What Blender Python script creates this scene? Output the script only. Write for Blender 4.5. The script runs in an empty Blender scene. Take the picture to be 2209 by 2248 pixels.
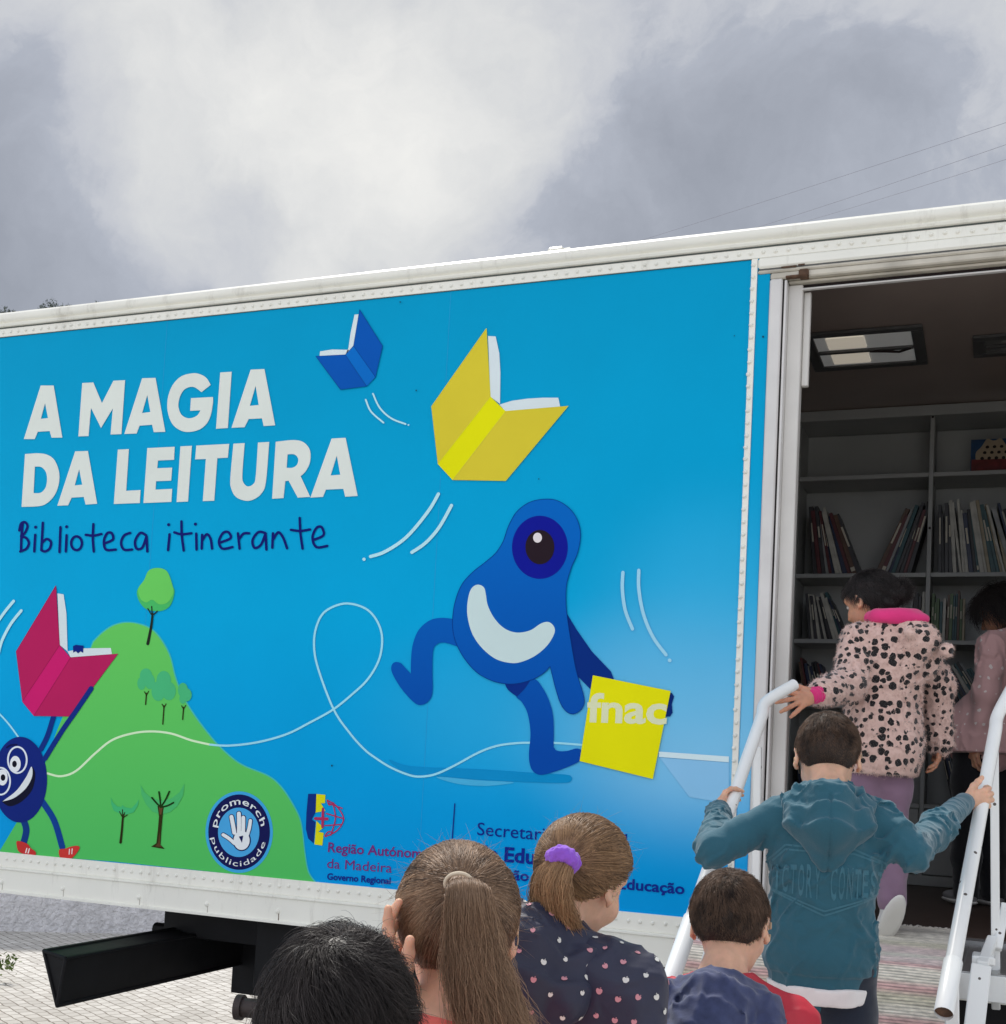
import bpy, math, random
import numpy as np
from mathutils import Vector, Matrix
from mathutils.geometry import tessellate_polygon
from mathutils.bvhtree import BVHTree
random.seed(7); RNG = np.random.default_rng(7)
scene = bpy.context.scene
COL = scene.collection

# ------------------------------------------------------------ camera model
FPX = 2700.0; CX = 1104.5; IW = 2209.0; IH = 2248.0
_vh = np.array([-5650., 1328.]); _D = 40000.; _X = .052 * _D
CY = _vh[1] - ((_vh[0] - CX) * _X + FPX * FPX) / _D
_l = np.array([_vh[0] - CX, _vh[1] - CY, FPX]); _l /= np.linalg.norm(_l)
_u = np.array([_X, -_D, FPX]); _u -= _l * _u.dot(_l); _u /= np.linalg.norm(_u)
R = np.zeros((3, 3)); R[:, 0] = -_l; R[:, 2] = _u; R[:, 1] = np.cross(R[:, 2], R[:, 0])
CAM = np.array([0., -4.458, 1.5])
def ray(px, py): return R.T @ np.array([(px - CX) / FPX, (py - CY) / FPX, 1.])
def onY(px, py, Y=0.): d = ray(px, py); return CAM + d * (Y - CAM[1]) / d[1]
def onX(px, py, X): d = ray(px, py); return CAM + d * (X - CAM[0]) / d[0]
def onZ(px, py, Z): d = ray(px, py); return CAM + d * (Z - CAM[2]) / d[2]
def at(px, py, dep): return CAM + ray(px, py) * dep

cam = bpy.data.objects.new('camera', bpy.data.cameras.new('camera')); COL.objects.link(cam)
M = Matrix.Identity(4)
for i in range(3):
    M[i][0] = R[0, i]; M[i][1] = -R[1, i]; M[i][2] = -R[2, i]; M[i][3] = CAM[i]
cam.matrix_world = M
cam.data.sensor_fit = 'HORIZONTAL'; cam.data.sensor_width = 36.
cam.data.lens = FPX / IW * 36.
cam.data.shift_y = (CY - IH / 2) / IW
cam.data.clip_end = 3000; cam.data.clip_start = .05
scene.camera = cam

# ------------------------------------------------------------ materials
def lin(c):
    return tuple(((v / 255.) / 12.92 if v <= 10 else (((v / 255.) + .055) / 1.055) ** 2.4) for v in c)
def L3(c, k=1.):
    return tuple(min(.95, v * k) for v in lin(c)) + (1.,)
MATS = {}
def mat(name, col, rough=.5, var=.06, vscale=6., bump=0., bscale=60., metal=0., spec=.5, sheen=0., coords='Object', k=1., dist=.01, coat=0.):
    if name in MATS: return MATS[name]
    m = bpy.data.materials.new(name); m.use_nodes = True; nt = m.node_tree; N = nt.nodes; Lk = nt.links
    b = N['Principled BSDF']
    c = L3(col, k) if max(col) > 1.01 else tuple(col) + (1.,)
    tc = N.new('ShaderNodeTexCoord')
    no = N.new('ShaderNodeTexNoise'); no.inputs['Scale'].default_value = vscale; no.inputs['Detail'].default_value = 5
    Lk.new(tc.outputs[coords], no.inputs['Vector'])
    mx = N.new('ShaderNodeMix'); mx.data_type = 'RGBA'
    mx.inputs['A'].default_value = tuple(v * (1 - var) for v in c[:3]) + (1,)
    mx.inputs['B'].default_value = tuple(min(1, v * (1 + var)) for v in c[:3]) + (1,)
    mr = N.new('ShaderNodeMapRange'); mr.inputs['From Min'].default_value = .3; mr.inputs['From Max'].default_value = .7
    Lk.new(no.outputs['Fac'], mr.inputs['Value']); Lk.new(mr.outputs[0], mx.inputs['Factor'])
    Lk.new(mx.outputs['Result'], b.inputs['Base Color'])
    b.inputs['Roughness'].default_value = rough; b.inputs['Metallic'].default_value = metal
    b.inputs['Specular IOR Level'].default_value = spec
    if sheen: b.inputs['Sheen Weight'].default_value = sheen
    if coat: b.inputs['Coat Weight'].default_value = coat
    if bump:
        n2 = N.new('ShaderNodeTexNoise'); n2.inputs['Scale'].default_value = bscale; n2.inputs['Detail'].default_value = 4
        Lk.new(tc.outputs[coords], n2.inputs['Vector'])
        bp = N.new('ShaderNodeBump'); bp.inputs['Strength'].default_value = bump; bp.inputs['Distance'].default_value = dist
        Lk.new(n2.outputs['Fac'], bp.inputs['Height']); Lk.new(bp.outputs[0], b.inputs['Normal'])
    m['b'] = 1; MATS[name] = m
    return m
def nodes(m): return m.node_tree.nodes, m.node_tree.links, m.node_tree.nodes['Principled BSDF']

# ------------------------------------------------------------ mesh helpers
class MB:
    def __init__(s): s.v = []; s.f = []; s.m = []; s.mats = []
    def mi(s, m):
        if m not in s.mats: s.mats.append(m)
        return s.mats.index(m)
    def add(s, vs, fs, m):
        o = len(s.v); s.v.extend([tuple(map(float, p)) for p in vs]); k = s.mi(m)
        for f in fs: s.f.append(tuple(i + o for i in f)); s.m.append(k)
    def box(s, x0, x1, y0, y1, z0, z1, m, bev=0.):
        if bev <= 0:
            vs = [(x, y, z) for z in (z0, z1) for y in (y0, y1) for x in (x0, x1)]
            fs = [(0, 2, 3, 1), (4, 5, 7, 6), (0, 1, 5, 4), (2, 6, 7, 3), (0, 4, 6, 2), (1, 3, 7, 5)]
            s.add(vs, fs, m); return
        b = bev
        c = ((x0 + x1) / 2, (y0 + y1) / 2, (z0 + z1) / 2); h = ((x1 - x0) / 2, (y1 - y0) / 2, (z1 - z0) / 2)
        s.obox(c, h, np.eye(3), m, b)
    def obox(s, c, h, A, m, b=.003):
        # chamfered box, A columns = axes
        vs = []; idx = {}
        for sx in (-1, 1):
            for sy in (-1, 1):
                for sz in (-1, 1):
                    for ax in range(3):
                        p = [sx * h[0], sy * h[1], sz * h[2]]
                        for a in range(3):
                            if a != ax: p[a] -= (1 if p[a] > 0 else -1) * b
                        idx[(sx, sy, sz, ax)] = len(vs); vs.append(np.array(c) + A @ np.array(p))
        fs = []
        def q(*k): fs.append(tuple(idx[i] for i in k))
        for ax in range(3):
            o = [a for a in range(3) if a != ax]
            for sg in (-1, 1):
                r = []
                for (u, w) in ((-1, -1), (1, -1), (1, 1), (-1, 1)):
                    t = [0, 0, 0]; t[ax] = sg; t[o[0]] = u; t[o[1]] = w; r.append((t[0], t[1], t[2], ax))
                q(*r)
        for ax in range(3):
            o = [a for a in range(3) if a != ax]
            for u in (-1, 1):
                for w in (-1, 1):
                    t0 = [0, 0, 0]; t1 = [0, 0, 0]; t0[ax] = -1; t1[ax] = 1
                    for t in (t0, t1): t[o[0]] = u; t[o[1]] = w
                    q((*t0, o[0]), (*t1, o[0]), (*t1, o[1]), (*t0, o[1]))
        for sx in (-1, 1):
            for sy in (-1, 1):
                for sz in (-1, 1): q((sx, sy, sz, 0), (sx, sy, sz, 1), (sx, sy, sz, 2))
        s.add(vs, fs, m)
    def bar(s, a, b, w, h, m, up=(0, 0, 1), bev=.003):
        a = np.array(a, float); b = np.array(b, float); d = b - a; L = np.linalg.norm(d); d /= L
        u = np.array(up, float); x = np.cross(d, u); x /= np.linalg.norm(x); u = np.cross(x, d)
        s.obox((a + b) / 2, (w / 2, L / 2, h / 2), np.column_stack([x, d, u]), m, bev)
    def tube(s, pts, rad, m, n=12, cap=True):
        pts = [np.array(p, float) for p in pts]; rs = rad if hasattr(rad, '__len__') else [rad] * len(pts)
        vs = []; fs = []; ref = np.array([.31, .52, .8])
        d0 = pts[1] - pts[0]; d0 /= np.linalg.norm(d0); x = np.cross(d0, ref); x /= np.linalg.norm(x)
        for i, p in enumerate(pts):
            d = pts[min(i + 1, len(pts) - 1)] - pts[max(i - 1, 0)]; d /= np.linalg.norm(d)
            x = x - d * x.dot(d); x /= np.linalg.norm(x); y = np.cross(d, x)
            for k in range(n):
                a = 2 * math.pi * k / n; vs.append(p + rs[i] * (math.cos(a) * x + math.sin(a) * y))
        for i in range(len(pts) - 1):
            for k in range(n):
                k2 = (k + 1) % n; fs.append((i * n + k, i * n + k2, (i + 1) * n + k2, (i + 1) * n + k))
        if cap: fs.append(tuple(range(n))[::-1]); fs.append(tuple((len(pts) - 1) * n + k for k in range(n)))
        s.add(vs, fs, m)
    def dome(s, c, r, nrm, m, flat=.6, n=8):
        c = np.array(c, float); nrm = np.array(nrm, float); nrm /= np.linalg.norm(nrm)
        ref = np.array([0, 0, 1.]) if abs(nrm[2]) < .9 else np.array([1., 0, 0])
        x = np.cross(ref, nrm); x /= np.linalg.norm(x); y = np.cross(nrm, x)
        vs = []; fs = []
        for (rr, hh) in ((1, 0), (.85, .55), (.5, .88)):
            for k in range(n):
                a = 2 * math.pi * k / n; vs.append(c + r * rr * (math.cos(a) * x + math.sin(a) * y) + nrm * r * flat * hh)
        vs.append(c + nrm * r * flat)
        for i in range(2):
            for k in range(n): fs.append((i * n + k, i * n + (k + 1) % n, (i + 1) * n + (k + 1) % n, (i + 1) * n + k))
        for k in range(n): fs.append((2 * n + k, 2 * n + (k + 1) % n, 3 * n))
        s.add(vs, fs, m)
    def build(s, name, parent=None, origin=None, smooth=False, solid=False, auto=None):
        me = bpy.data.meshes.new(name)
        v = np.array(s.v, float).reshape(-1, 3); o = np.array(origin if origin is not None else (parent_world(parent) if parent else (0, 0, 0)), float)
        me.from_pydata((v - o).tolist(), [], s.f)
        for m in s.mats: me.materials.append(m)
        me.polygons.foreach_set('material_index', s.m)
        if smooth: me.polygons.foreach_set('use_smooth', [True] * len(me.polygons))
        me.update()
        if auto is not None:
            me.polygons.foreach_set('use_smooth', [True] * len(me.polygons))
            try: me.set_sharp_from_angle(angle=math.radians(auto))
            except Exception: pass
        return link(name, me, parent, o)
def parent_world(p):
    o = np.zeros(3)
    while p is not None: o = o + np.array(p.location); p = p.parent
    return o
def link(name, me, parent, o):
    ob = bpy.data.objects.new(name, me); COL.objects.link(ob)
    if parent is not None:
        ob.parent = parent; ob.location = tuple(np.array(o) - parent_world(parent))
    else: ob.location = tuple(o)
    return ob
def tag(o, label=None, cat=None, group=None, kind=None):
    if label: o['label'] = label
    if cat: o['category'] = cat
    if group: o['group'] = group
    if kind: o['kind'] = kind
    return o
def empty(name, loc, label, cat, group=None):
    o = bpy.data.objects.new(name, None); COL.objects.link(o); o.location = tuple(loc); o.empty_display_size = .1
    return tag(o, label, cat, group)

# ------------------------------------------------------------ implicit surfaces
class SDF:
    """smooth union of tapered capsules and ellipsoids on a grid, meshed with surface nets"""
    def __init__(s, h): s.h = h; s.p = []
    def cap(s, a, b, ra, rb, k=.01, inf=0.): s.p.append(('c', np.array(a, float), np.array(b, float), ra + inf, rb + inf, k)); return s
    def chain(s, pts, rs, k=.01, inf=0.):
        for i in range(len(pts) - 1): s.cap(pts[i], pts[i + 1], rs[i], rs[i + 1], k, inf)
        return s
    def ell(s, c, r, A=None, k=.01, inf=0.): s.p.append(('e', np.array(c, float), np.array(r, float) + inf, np.eye(3) if A is None else np.array(A, float), None, k)); return s
    def cut(s, c, r, A=None, k=.005): s.p.append(('x', np.array(c, float), np.array(r, float), np.eye(3) if A is None else np.array(A, float), None, k)); return s
    def plane(s, pt, n): s.p.append(('p', np.array(pt, float), np.array(n, float) / np.linalg.norm(n), None, None, 0)); return s
    def mesh(s, disp=None):
        h = s.h; lo = np.full(3, 1e9); hi = -lo
        for p in s.p:
            if p[0] == 'c':
                r = max(p[3], p[4]); lo = np.minimum(lo, np.minimum(p[1], p[2]) - r); hi = np.maximum(hi, np.maximum(p[1], p[2]) + r)
            elif p[0] == 'e':
                r = np.max(p[2]); lo = np.minimum(lo, p[1] - r); hi = np.maximum(hi, p[1] + r)
        lo -= 3 * h + .01; hi += 3 * h + .01
        n = np.ceil((hi - lo) / h).astype(int) + 1
        f = np.full(tuple(n), .08, np.float32)
        ax = [lo[i] + h * np.arange(n[i]) for i in range(3)]
        for p in s.p:
            t, k = p[0], p[5]
            if t == 'c': r = max(p[3], p[4]); a = np.minimum(p[1], p[2]) - r; b = np.maximum(p[1], p[2]) + r
            elif t in 'ex': r = np.max(p[2]); a = p[1] - r; b = p[1] + r
            else: a = lo; b = hi
            mg = .03 + k
            i0 = np.clip(((a - mg - lo) / h).astype(int), 0, n - 1); i1 = np.clip(((b + mg - lo) / h).astype(int) + 2, 1, n)
            sl = tuple(slice(i0[i], i1[i]) for i in range(3))
            X, Y, Z = np.meshgrid(ax[0][sl[0]], ax[1][sl[1]], ax[2][sl[2]], indexing='ij')
            if t == 'c':
                d = p[2] - p[1]; L2 = d.dot(d) + 1e-12
                T = np.clip(((X - p[1][0]) * d[0] + (Y - p[1][1]) * d[1] + (Z - p[1][2]) * d[2]) / L2, 0, 1)
                D = np.sqrt((X - p[1][0] - T * d[0]) ** 2 + (Y - p[1][1] - T * d[1]) ** 2 + (Z - p[1][2] - T * d[2]) ** 2) - (p[3] + (p[4] - p[3]) * T)
            elif t in 'ex':
                A = p[3]; q = [(X - p[1][0]) * A[0, j] + (Y - p[1][1]) * A[1, j] + (Z - p[1][2]) * A[2, j] for j in range(3)]
                k0 = np.sqrt(sum((q[j] / p[2][j]) ** 2 for j in range(3))) + 1e-9
                k1 = np.sqrt(sum((q[j] / p[2][j] ** 2) ** 2 for j in range(3))) + 1e-9
                D = k0 * (k0 - 1) / k1
            else:
                D = (X - p[1][0]) * p[2][0] + (Y - p[1][1]) * p[2][1] + (Z - p[1][2]) * p[2][2]
                f[sl] = np.maximum(f[sl], D); continue
            g = f[sl]
            if t == 'x':
                D = -D; hh = np.clip(.5 - .5 * (g - D) / k, 0, 1) if k > 0 else (g < D)
                f[sl] = g * (1 - hh) + D * hh + k * hh * (1 - hh)
            else:
                hh = np.clip(.5 + .5 * (g - D) / k, 0, 1)
                f[sl] = g * (1 - hh) + D * hh - k * hh * (1 - hh)
        if disp is not None:
            near = np.abs(f) < .05
            I = np.argwhere(near); P = lo + I * h
            f[near] += disp(P).astype(np.float32)
        f[0] = f[-1] = .05; f[:, 0] = f[:, -1] = .05; f[:, :, 0] = f[:, :, -1] = .05
        return nets(f, lo, h)
def nets(f, lo, h):
    S = f < 0; c = S[:-1, :-1, :-1].astype(np.int8)
    tot = np.zeros(c.shape, np.int8)
    for i in (0, 1):
        for j in (0, 1):
            for k in (0, 1): tot += S[i:i + c.shape[0], j:j + c.shape[1], k:k + c.shape[2]]
    act = (tot > 0) & (tot < 8); I = np.argwhere(act); idm = np.full(c.shape, -1, np.int64); idm[act] = np.arange(len(I))
    V = np.zeros((len(I), 3)); W = np.zeros(len(I))
    cr = [(i, j, k) for i in (0, 1) for j in (0, 1) for k in (0, 1)]
    val = {q: f[I[:, 0] + q[0], I[:, 1] + q[1], I[:, 2] + q[2]].astype(float) for q in cr}
    for a in cr:
        for ax in range(3):
            if a[ax] == 0:
                b = tuple(a[t] + (1 if t == ax else 0) for t in range(3)); va, vb = val[a], val[b]
                m = (va < 0) != (vb < 0); t = np.where(m, va / np.where(m, va - vb, 1), 0)
                P = np.tile(np.array(a, float), (len(I), 1)); P[:, ax] += t
                V += P * m[:, None]; W += m
    V = (V / W[:, None] + I) * h + lo
    F = []
    for ax in range(3):
        s0 = [slice(None)] * 3; s1 = [slice(None)] * 3; s0[ax] = slice(0, -1); s1[ax] = slice(1, None)
        A = S[tuple(s0)]; B = S[tuple(s1)]; E = np.argwhere(A != B)
        o = [t for t in range(3) if t != ax]
        E = E[(E[:, o[0]] > 0) & (E[:, o[1]] > 0) & (E[:, o[0]] < c.shape[o[0]]) & (E[:, o[1]] < c.shape[o[1]])]
        q = []
        for (u, w) in ((-1, -1), (0, -1), (0, 0), (-1, 0)):
            T = E.copy(); T[:, o[0]] += u; T[:, o[1]] += w; q.append(idm[T[:, 0], T[:, 1], T[:, 2]])
        q = np.stack(q, 1); inside = A[E[:, 0], E[:, 1], E[:, 2]]
        flip = inside if ax != 1 else ~inside
        q[~flip] = q[~flip][:, ::-1]; F.append(q)
    F = np.concatenate(F); F = F[(F >= 0).all(1)]
    return V, F
def npmesh(name, V, F, m, parent=None, origin=None, smooth=True, attr=None):
    me = bpy.data.meshes.new(name); o = np.array(origin if origin is not None else (parent_world(parent) if parent else (0, 0, 0)), float)
    V = V - o; n = F.shape[1]
    me.vertices.add(len(V)); me.vertices.foreach_set('co', V.astype(np.float32).ravel())
    me.loops.add(F.size); me.loops.foreach_set('vertex_index', F.astype(np.int32).ravel())
    me.polygons.add(len(F)); me.polygons.foreach_set('loop_start', np.arange(0, F.size, n, dtype=np.int32))
    try: me.polygons.foreach_set('loop_total', np.full(len(F), n, np.int32))
    except Exception: pass
    for q in (m if isinstance(m, (list, tuple)) else [m]): me.materials.append(q)
    if smooth: me.polygons.foreach_set('use_smooth', np.ones(len(F), bool))
    me.update(calc_edges=True)
    if attr is not None:
        a = me.attributes.new('rnd', 'FLOAT', 'POINT'); a.data.foreach_set('value', attr.astype(np.float32))
    return link(name, me, parent, o)
def vnoise(P, scale, seed=0):
    """cheap smooth pseudo noise from rotated sines"""
    r = np.random.default_rng(seed); out = np.zeros(len(P))
    for i in range(7):
        d = r.normal(size=3); d /= np.linalg.norm(d); ph = r.uniform(0, 6.28); s2 = scale * r.uniform(.6, 1.7)
        d2 = r.normal(size=3); out += np.sin(P @ d * s2 + ph + 1.4 * np.sin(P @ d2 * scale * .5 + ph * 2))
    return out / 7

# ------------------------------------------------------------ font text -> triangles
def text_tris(body, bold=0., spacing=1.):
    cu = bpy.data.curves.new('tmp', 'FONT'); cu.body = body; cu.offset = bold; cu.space_character = spacing; cu.resolution_u = 3
    ob = bpy.data.objects.new('tmp', cu); COL.objects.link(ob)
    dg = bpy.context.evaluated_depsgraph_get(); me = bpy.data.meshes.new_from_object(ob.evaluated_get(dg))
    V = np.array([v.co[:2] for v in me.vertices]).reshape(-1, 2); F = [tuple(p.vertices) for p in me.polygons]
    bpy.data.objects.remove(ob); bpy.data.curves.remove(cu); bpy.data.meshes.remove(me)
    return V, F
# ============================================================ ENVIRONMENT
w = bpy.data.worlds.new("World"); scene.world = w; w.use_nodes = True
SUN_AZ = math.radians(-38); SUN_EL = math.radians(56)       # azimuth from +Y towards -X
sund = np.array([math.sin(SUN_AZ) * math.cos(SUN_EL), math.cos(SUN_AZ) * math.cos(SUN_EL), math.sin(SUN_EL)])
def build_world():
    nt = w.node_tree; N = nt.nodes; Lk = nt.links; bg = N['Background']
    sky = N.new('ShaderNodeTexSky'); sky.sky_type = 'NISHITA'; sky.sun_disc = False
    sky.sun_elevation = SUN_EL; sky.sun_rotation = SUN_AZ
    bg.inputs['Strength'].default_value = .1
    tc = N.new('ShaderNodeTexCoord')
    def math_(op, a, b=None):
        n = N.new('ShaderNodeMath'); n.operation = op
        for i, v in enumerate((a, b)):
            if v is None: continue
            if isinstance(v, (int, float)): n.inputs[i].default_value = v
            else: Lk.new(v, n.inputs[i])
        return n.outputs[0]
    nz = N.new('ShaderNodeTexNoise'); nz.inputs['Scale'].default_value = 3.4; nz.inputs['Detail'].default_value = 9; nz.inputs['Roughness'].default_value = .56
    Lk.new(tc.outputs['Generated'], nz.inputs['Vector'])
    # distort the direction a little so that the cloud banks get ragged edges
    sub = N.new('ShaderNodeVectorMath'); sub.operation = 'SUBTRACT'; sub.inputs[1].default_value = (.5, .5, .5); Lk.new(nz.outputs['Color'], sub.inputs[0])
    sc = N.new('ShaderNodeVectorMath'); sc.operation = 'SCALE'; sc.inputs['Scale'].default_value = .26; Lk.new(sub.outputs[0], sc.inputs[0])
    ad = N.new('ShaderNodeVectorMath'); ad.operation = 'ADD'; Lk.new(tc.outputs['Generated'], ad.inputs[0]); Lk.new(sc.outputs[0], ad.inputs[1])
    # banks: (pixel direction, radius, amount)
    banks = [((230, 60), .10, .32), ((470, 190), .12, .28), ((720, 280), .13, .24), ((930, 340), .09, .14), ((640, 40), .12, .14), ((1000, 130), .13, .08), ((1260, 60), .12, .13), ((1560, 40), .12, .10), ((1950, 60), .16, .13), ((690, 585), .045, .40), ((780, 480), .11, .10),
             ((60, 330), .13, -.30), ((280, 500), .13, -.26), ((1250, 430), .13, -.14), ((1640, 290), .15, -.08), ((2020, 330), .18, -.10), ((1560, 500), .15, -.10), ((50, 90), .04, -.14), ((20, 30), .03, .12), ((330, 640), .10, -.05)]
    tot = None
    for (p, r, a) in banks:
        d = ray(*p); d = d / np.linalg.norm(d)
        ds = N.new('ShaderNodeVectorMath'); ds.operation = 'DISTANCE'; ds.inputs[1].default_value = tuple(d); Lk.new(ad.outputs[0], ds.inputs[0])
        q = math_('MULTIPLY', ds.outputs['Value'], 1. / r); q = math_('MULTIPLY', q, q); q = math_('MULTIPLY', q, -1.); q = math_('EXPONENT', q); q = math_('MULTIPLY', q, a * (.60 if a > 0 else .72))
        tot = q if tot is None else math_('ADD', tot, q)
    n2 = N.new('ShaderNodeTexNoise'); n2.inputs['Scale'].default_value = 5.2; n2.inputs['Detail'].default_value = 12; n2.inputs['Roughness'].default_value = .6; n2.inputs['Distortion'].default_value = .35
    Lk.new(ad.outputs[0], n2.inputs['Vector'])
    f = math_('SUBTRACT', n2.outputs['Fac'], .5); f = math_('MULTIPLY', f, .92)
    v = math_('ADD', tot, f); v = math_('ADD', v, .46)
    cr = N.new('ShaderNodeValToRGB'); Lk.new(v, cr.inputs['Fac'])
    e = cr.color_ramp.elements
    e[0].position = 0.; e[0].color = L3((142, 147, 158)); e[1].position = 1.; e[1].color = L3((244, 243, 239))
    x = e.new(.32); x.color = L3((166, 171, 182)); x = e.new(.44); x.color = L3((177, 182, 193)); x = e.new(.52); x.color = L3((197, 200, 207)); x = e.new(.72); x.color = L3((220, 221, 221))
    mul = N.new('ShaderNodeVectorMath'); mul.operation = 'SCALE'; mul.inputs['Scale'].default_value = 10.; Lk.new(cr.outputs[0], mul.inputs[0])
    # brighter overcast above and behind the photographer than low over the hill
    sep = N.new('ShaderNodeSeparateXYZ'); Lk.new(tc.outputs['Generated'], sep.inputs[0])
    zz = math_('MULTIPLY', sep.outputs['Z'], .45); yy = math_('MULTIPLY', sep.outputs['Y'], -1.35)
    yy = math_('MAXIMUM', yy, 0.); zz = math_('MAXIMUM', math_('SUBTRACT', zz, .25), 0.)
    g = math_('ADD', math_('ADD', yy, zz), 1.)
    m2 = N.new('ShaderNodeVectorMath'); m2.operation = 'SCALE'; Lk.new(mul.outputs[0], m2.inputs[0]); Lk.new(g, m2.inputs['Scale'])
    mx = N.new('ShaderNodeMix'); mx.data_type = 'RGBA'; mx.inputs['Factor'].default_value = .95
    Lk.new(sky.outputs[0], mx.inputs['A']); Lk.new(m2.outputs[0], mx.inputs['B']); Lk.new(mx.outputs['Result'], bg.inputs['Color'])
build_world()
sl = bpy.data.lights.new('sun', 'SUN'); sl.energy = 3.2; sl.angle = math.radians(6); sl.color = (1., .95, .88)
so = bpy.data.objects.new('sun', sl); COL.objects.link(so); so.location = tuple(sund * 30)
so.rotation_euler = Vector(tuple(sund)).to_track_quat('Z', 'Y').to_euler()
scene.view_settings.view_transform = 'Standard'; scene.view_settings.look = 'None'; scene.view_settings.exposure = 0.; scene.view_settings.gamma = 1

# ---- ground: stone paved sheet, dropping towards the road under the trailer
def gz(y): t = min(1., max(0., (y + 1.7) / 2.2)); return -.35 * (t * t * (3 - 2 * t))
def build_ground():
    m = mat('paving', (196, 190, 178), rough=.8, var=.12, vscale=.7, k=1.05)
    N, Lk, b = nodes(m)
    tc = N.new('ShaderNodeTexCoord'); mp = N.new('ShaderNodeMapping'); mp.inputs['Rotation'].default_value = (0, 0, math.radians(28)); Lk.new(tc.outputs['Object'], mp.inputs[0])
    br = N.new('ShaderNodeTexBrick'); br.inputs['Scale'].default_value = 1; br.inputs['Brick Width'].default_value = .11; br.inputs['Row Height'].default_value = .085
    br.inputs['Mortar Size'].default_value = .0055; br.inputs['Mortar Smooth'].default_value = .3
    br.inputs['Color1'].default_value = L3((224, 222, 217)); br.inputs['Color2'].default_value = L3((200, 197, 191)); br.inputs['Mortar'].default_value = L3((136, 128, 118))
    dn = N.new('ShaderNodeTexNoise'); dn.inputs['Scale'].default_value = 7; dn.inputs['Detail'].default_value = 2; Lk.new(tc.outputs['Object'], dn.inputs['Vector']); dv = N.new('ShaderNodeVectorMath'); dv.operation = 'MULTIPLY_ADD'; Lk.new(dn.outputs['Color'], dv.inputs[0]); dv.inputs[1].default_value = (.05, .05, 0); Lk.new(mp.outputs[0], dv.inputs[2]); Lk.new(dv.outputs[0], br.inputs['Vector'])
    nz = N.new('ShaderNodeTexNoise'); nz.inputs['Scale'].default_value = 3; nz.inputs['Detail'].default_value = 8; Lk.new(tc.outputs['Object'], nz.inputs['Vector'])
    mx = N.new('ShaderNodeMix'); mx.data_type = 'RGBA'; mx.blend_type = 'MULTIPLY'; mx.inputs['Factor'].default_value = .35
    Lk.new(br.outputs['Color'], mx.inputs['A']); Lk.new(nz.outputs['Color'], mx.inputs['B']); 
    ms = N.new('ShaderNodeMapRange'); ms.inputs['To Min'].default_value = .75; ms.inputs['To Max'].default_value = 1.1; Lk.new(nz.outputs['Fac'], ms.inputs['Value'])
    vs = N.new('ShaderNodeVectorMath'); vs.operation = 'SCALE'; Lk.new(br.outputs['Color'], vs.inputs[0]); Lk.new(ms.outputs[0], vs.inputs['Scale'])
    Lk.new(vs.outputs[0], b.inputs['Base Color'])
    bp = N.new('ShaderNodeBump'); bp.inputs['Strength'].default_value = .5; bp.inputs['Distance'].default_value = .006; bp.invert = True
    Lk.new(br.outputs['Fac'], bp.inputs['Height']); Lk.new(bp.outputs[0], b.inputs['Normal'])
    ys = [-300, -60, -20, -8, -4, -2.2] + [-1.7 + .22 * i for i in range(11)] + [1.2, 3, 6, 12, 30, 90, 600]
    xs = [-600, -120, -30, -10, -5, -2, 0, 2, 5, 10, 30, 120, 600]
    vs = [(x, y, gz(y)) for y in ys for x in xs]; n = len(xs)
    fs = [(j * n + i, j * n + i + 1, (j + 1) * n + i + 1, (j + 1) * n + i) for j in range(len(ys) - 1) for i in range(n - 1)]
    mb = MB(); mb.add(vs, fs, m); tag(mb.build('ground', smooth=True), kind='structure')
build_ground()

# ---- rough rendered grey wall beyond the trailer
def build_wall():
    m = mat('stucco', (232, 231, 234), rough=.95, var=.16, vscale=14, bump=1., bscale=26, dist=.05)
    a = onZ(-200, 2040, -.35); b = onZ(349, 2051.5, -.35); d = (b - a); d[2] = 0; d /= np.linalg.norm(d)
    p0 = a - d * 6; p1 = a + d * 22; nrm = np.array([d[1], -d[0], 0]); nrm = -nrm if nrm[1] > 0 else nrm
    mb = MB(); n = 120; H = 1.75
    vs = []; fs = []
    for i in range(n + 1):
        p = p0 + (p1 - p0) * i / n
        for j in range(7):
            vs.append(p + nrm * RNG.normal(0, .006) + np.array([0, 0, H * j / 6]))
        vs.append(p - nrm * .3 + np.array([0, 0, H])); vs.append(p - nrm * .3)
    for i in range(n):
        for j in range(8): fs.append((i * 9 + j, (i + 1) * 9 + j, (i + 1) * 9 + j + 1, i * 9 + j + 1))
    for i in (0, n): fs.append(tuple(i * 9 + j for j in range(9)))
    mb.add(vs, fs, m)
    tag(mb.build('retaining_wall', origin=p0, smooth=False), 'rough grey rendered wall standing beyond the paving under the trailer', 'wall')
build_wall()

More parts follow.
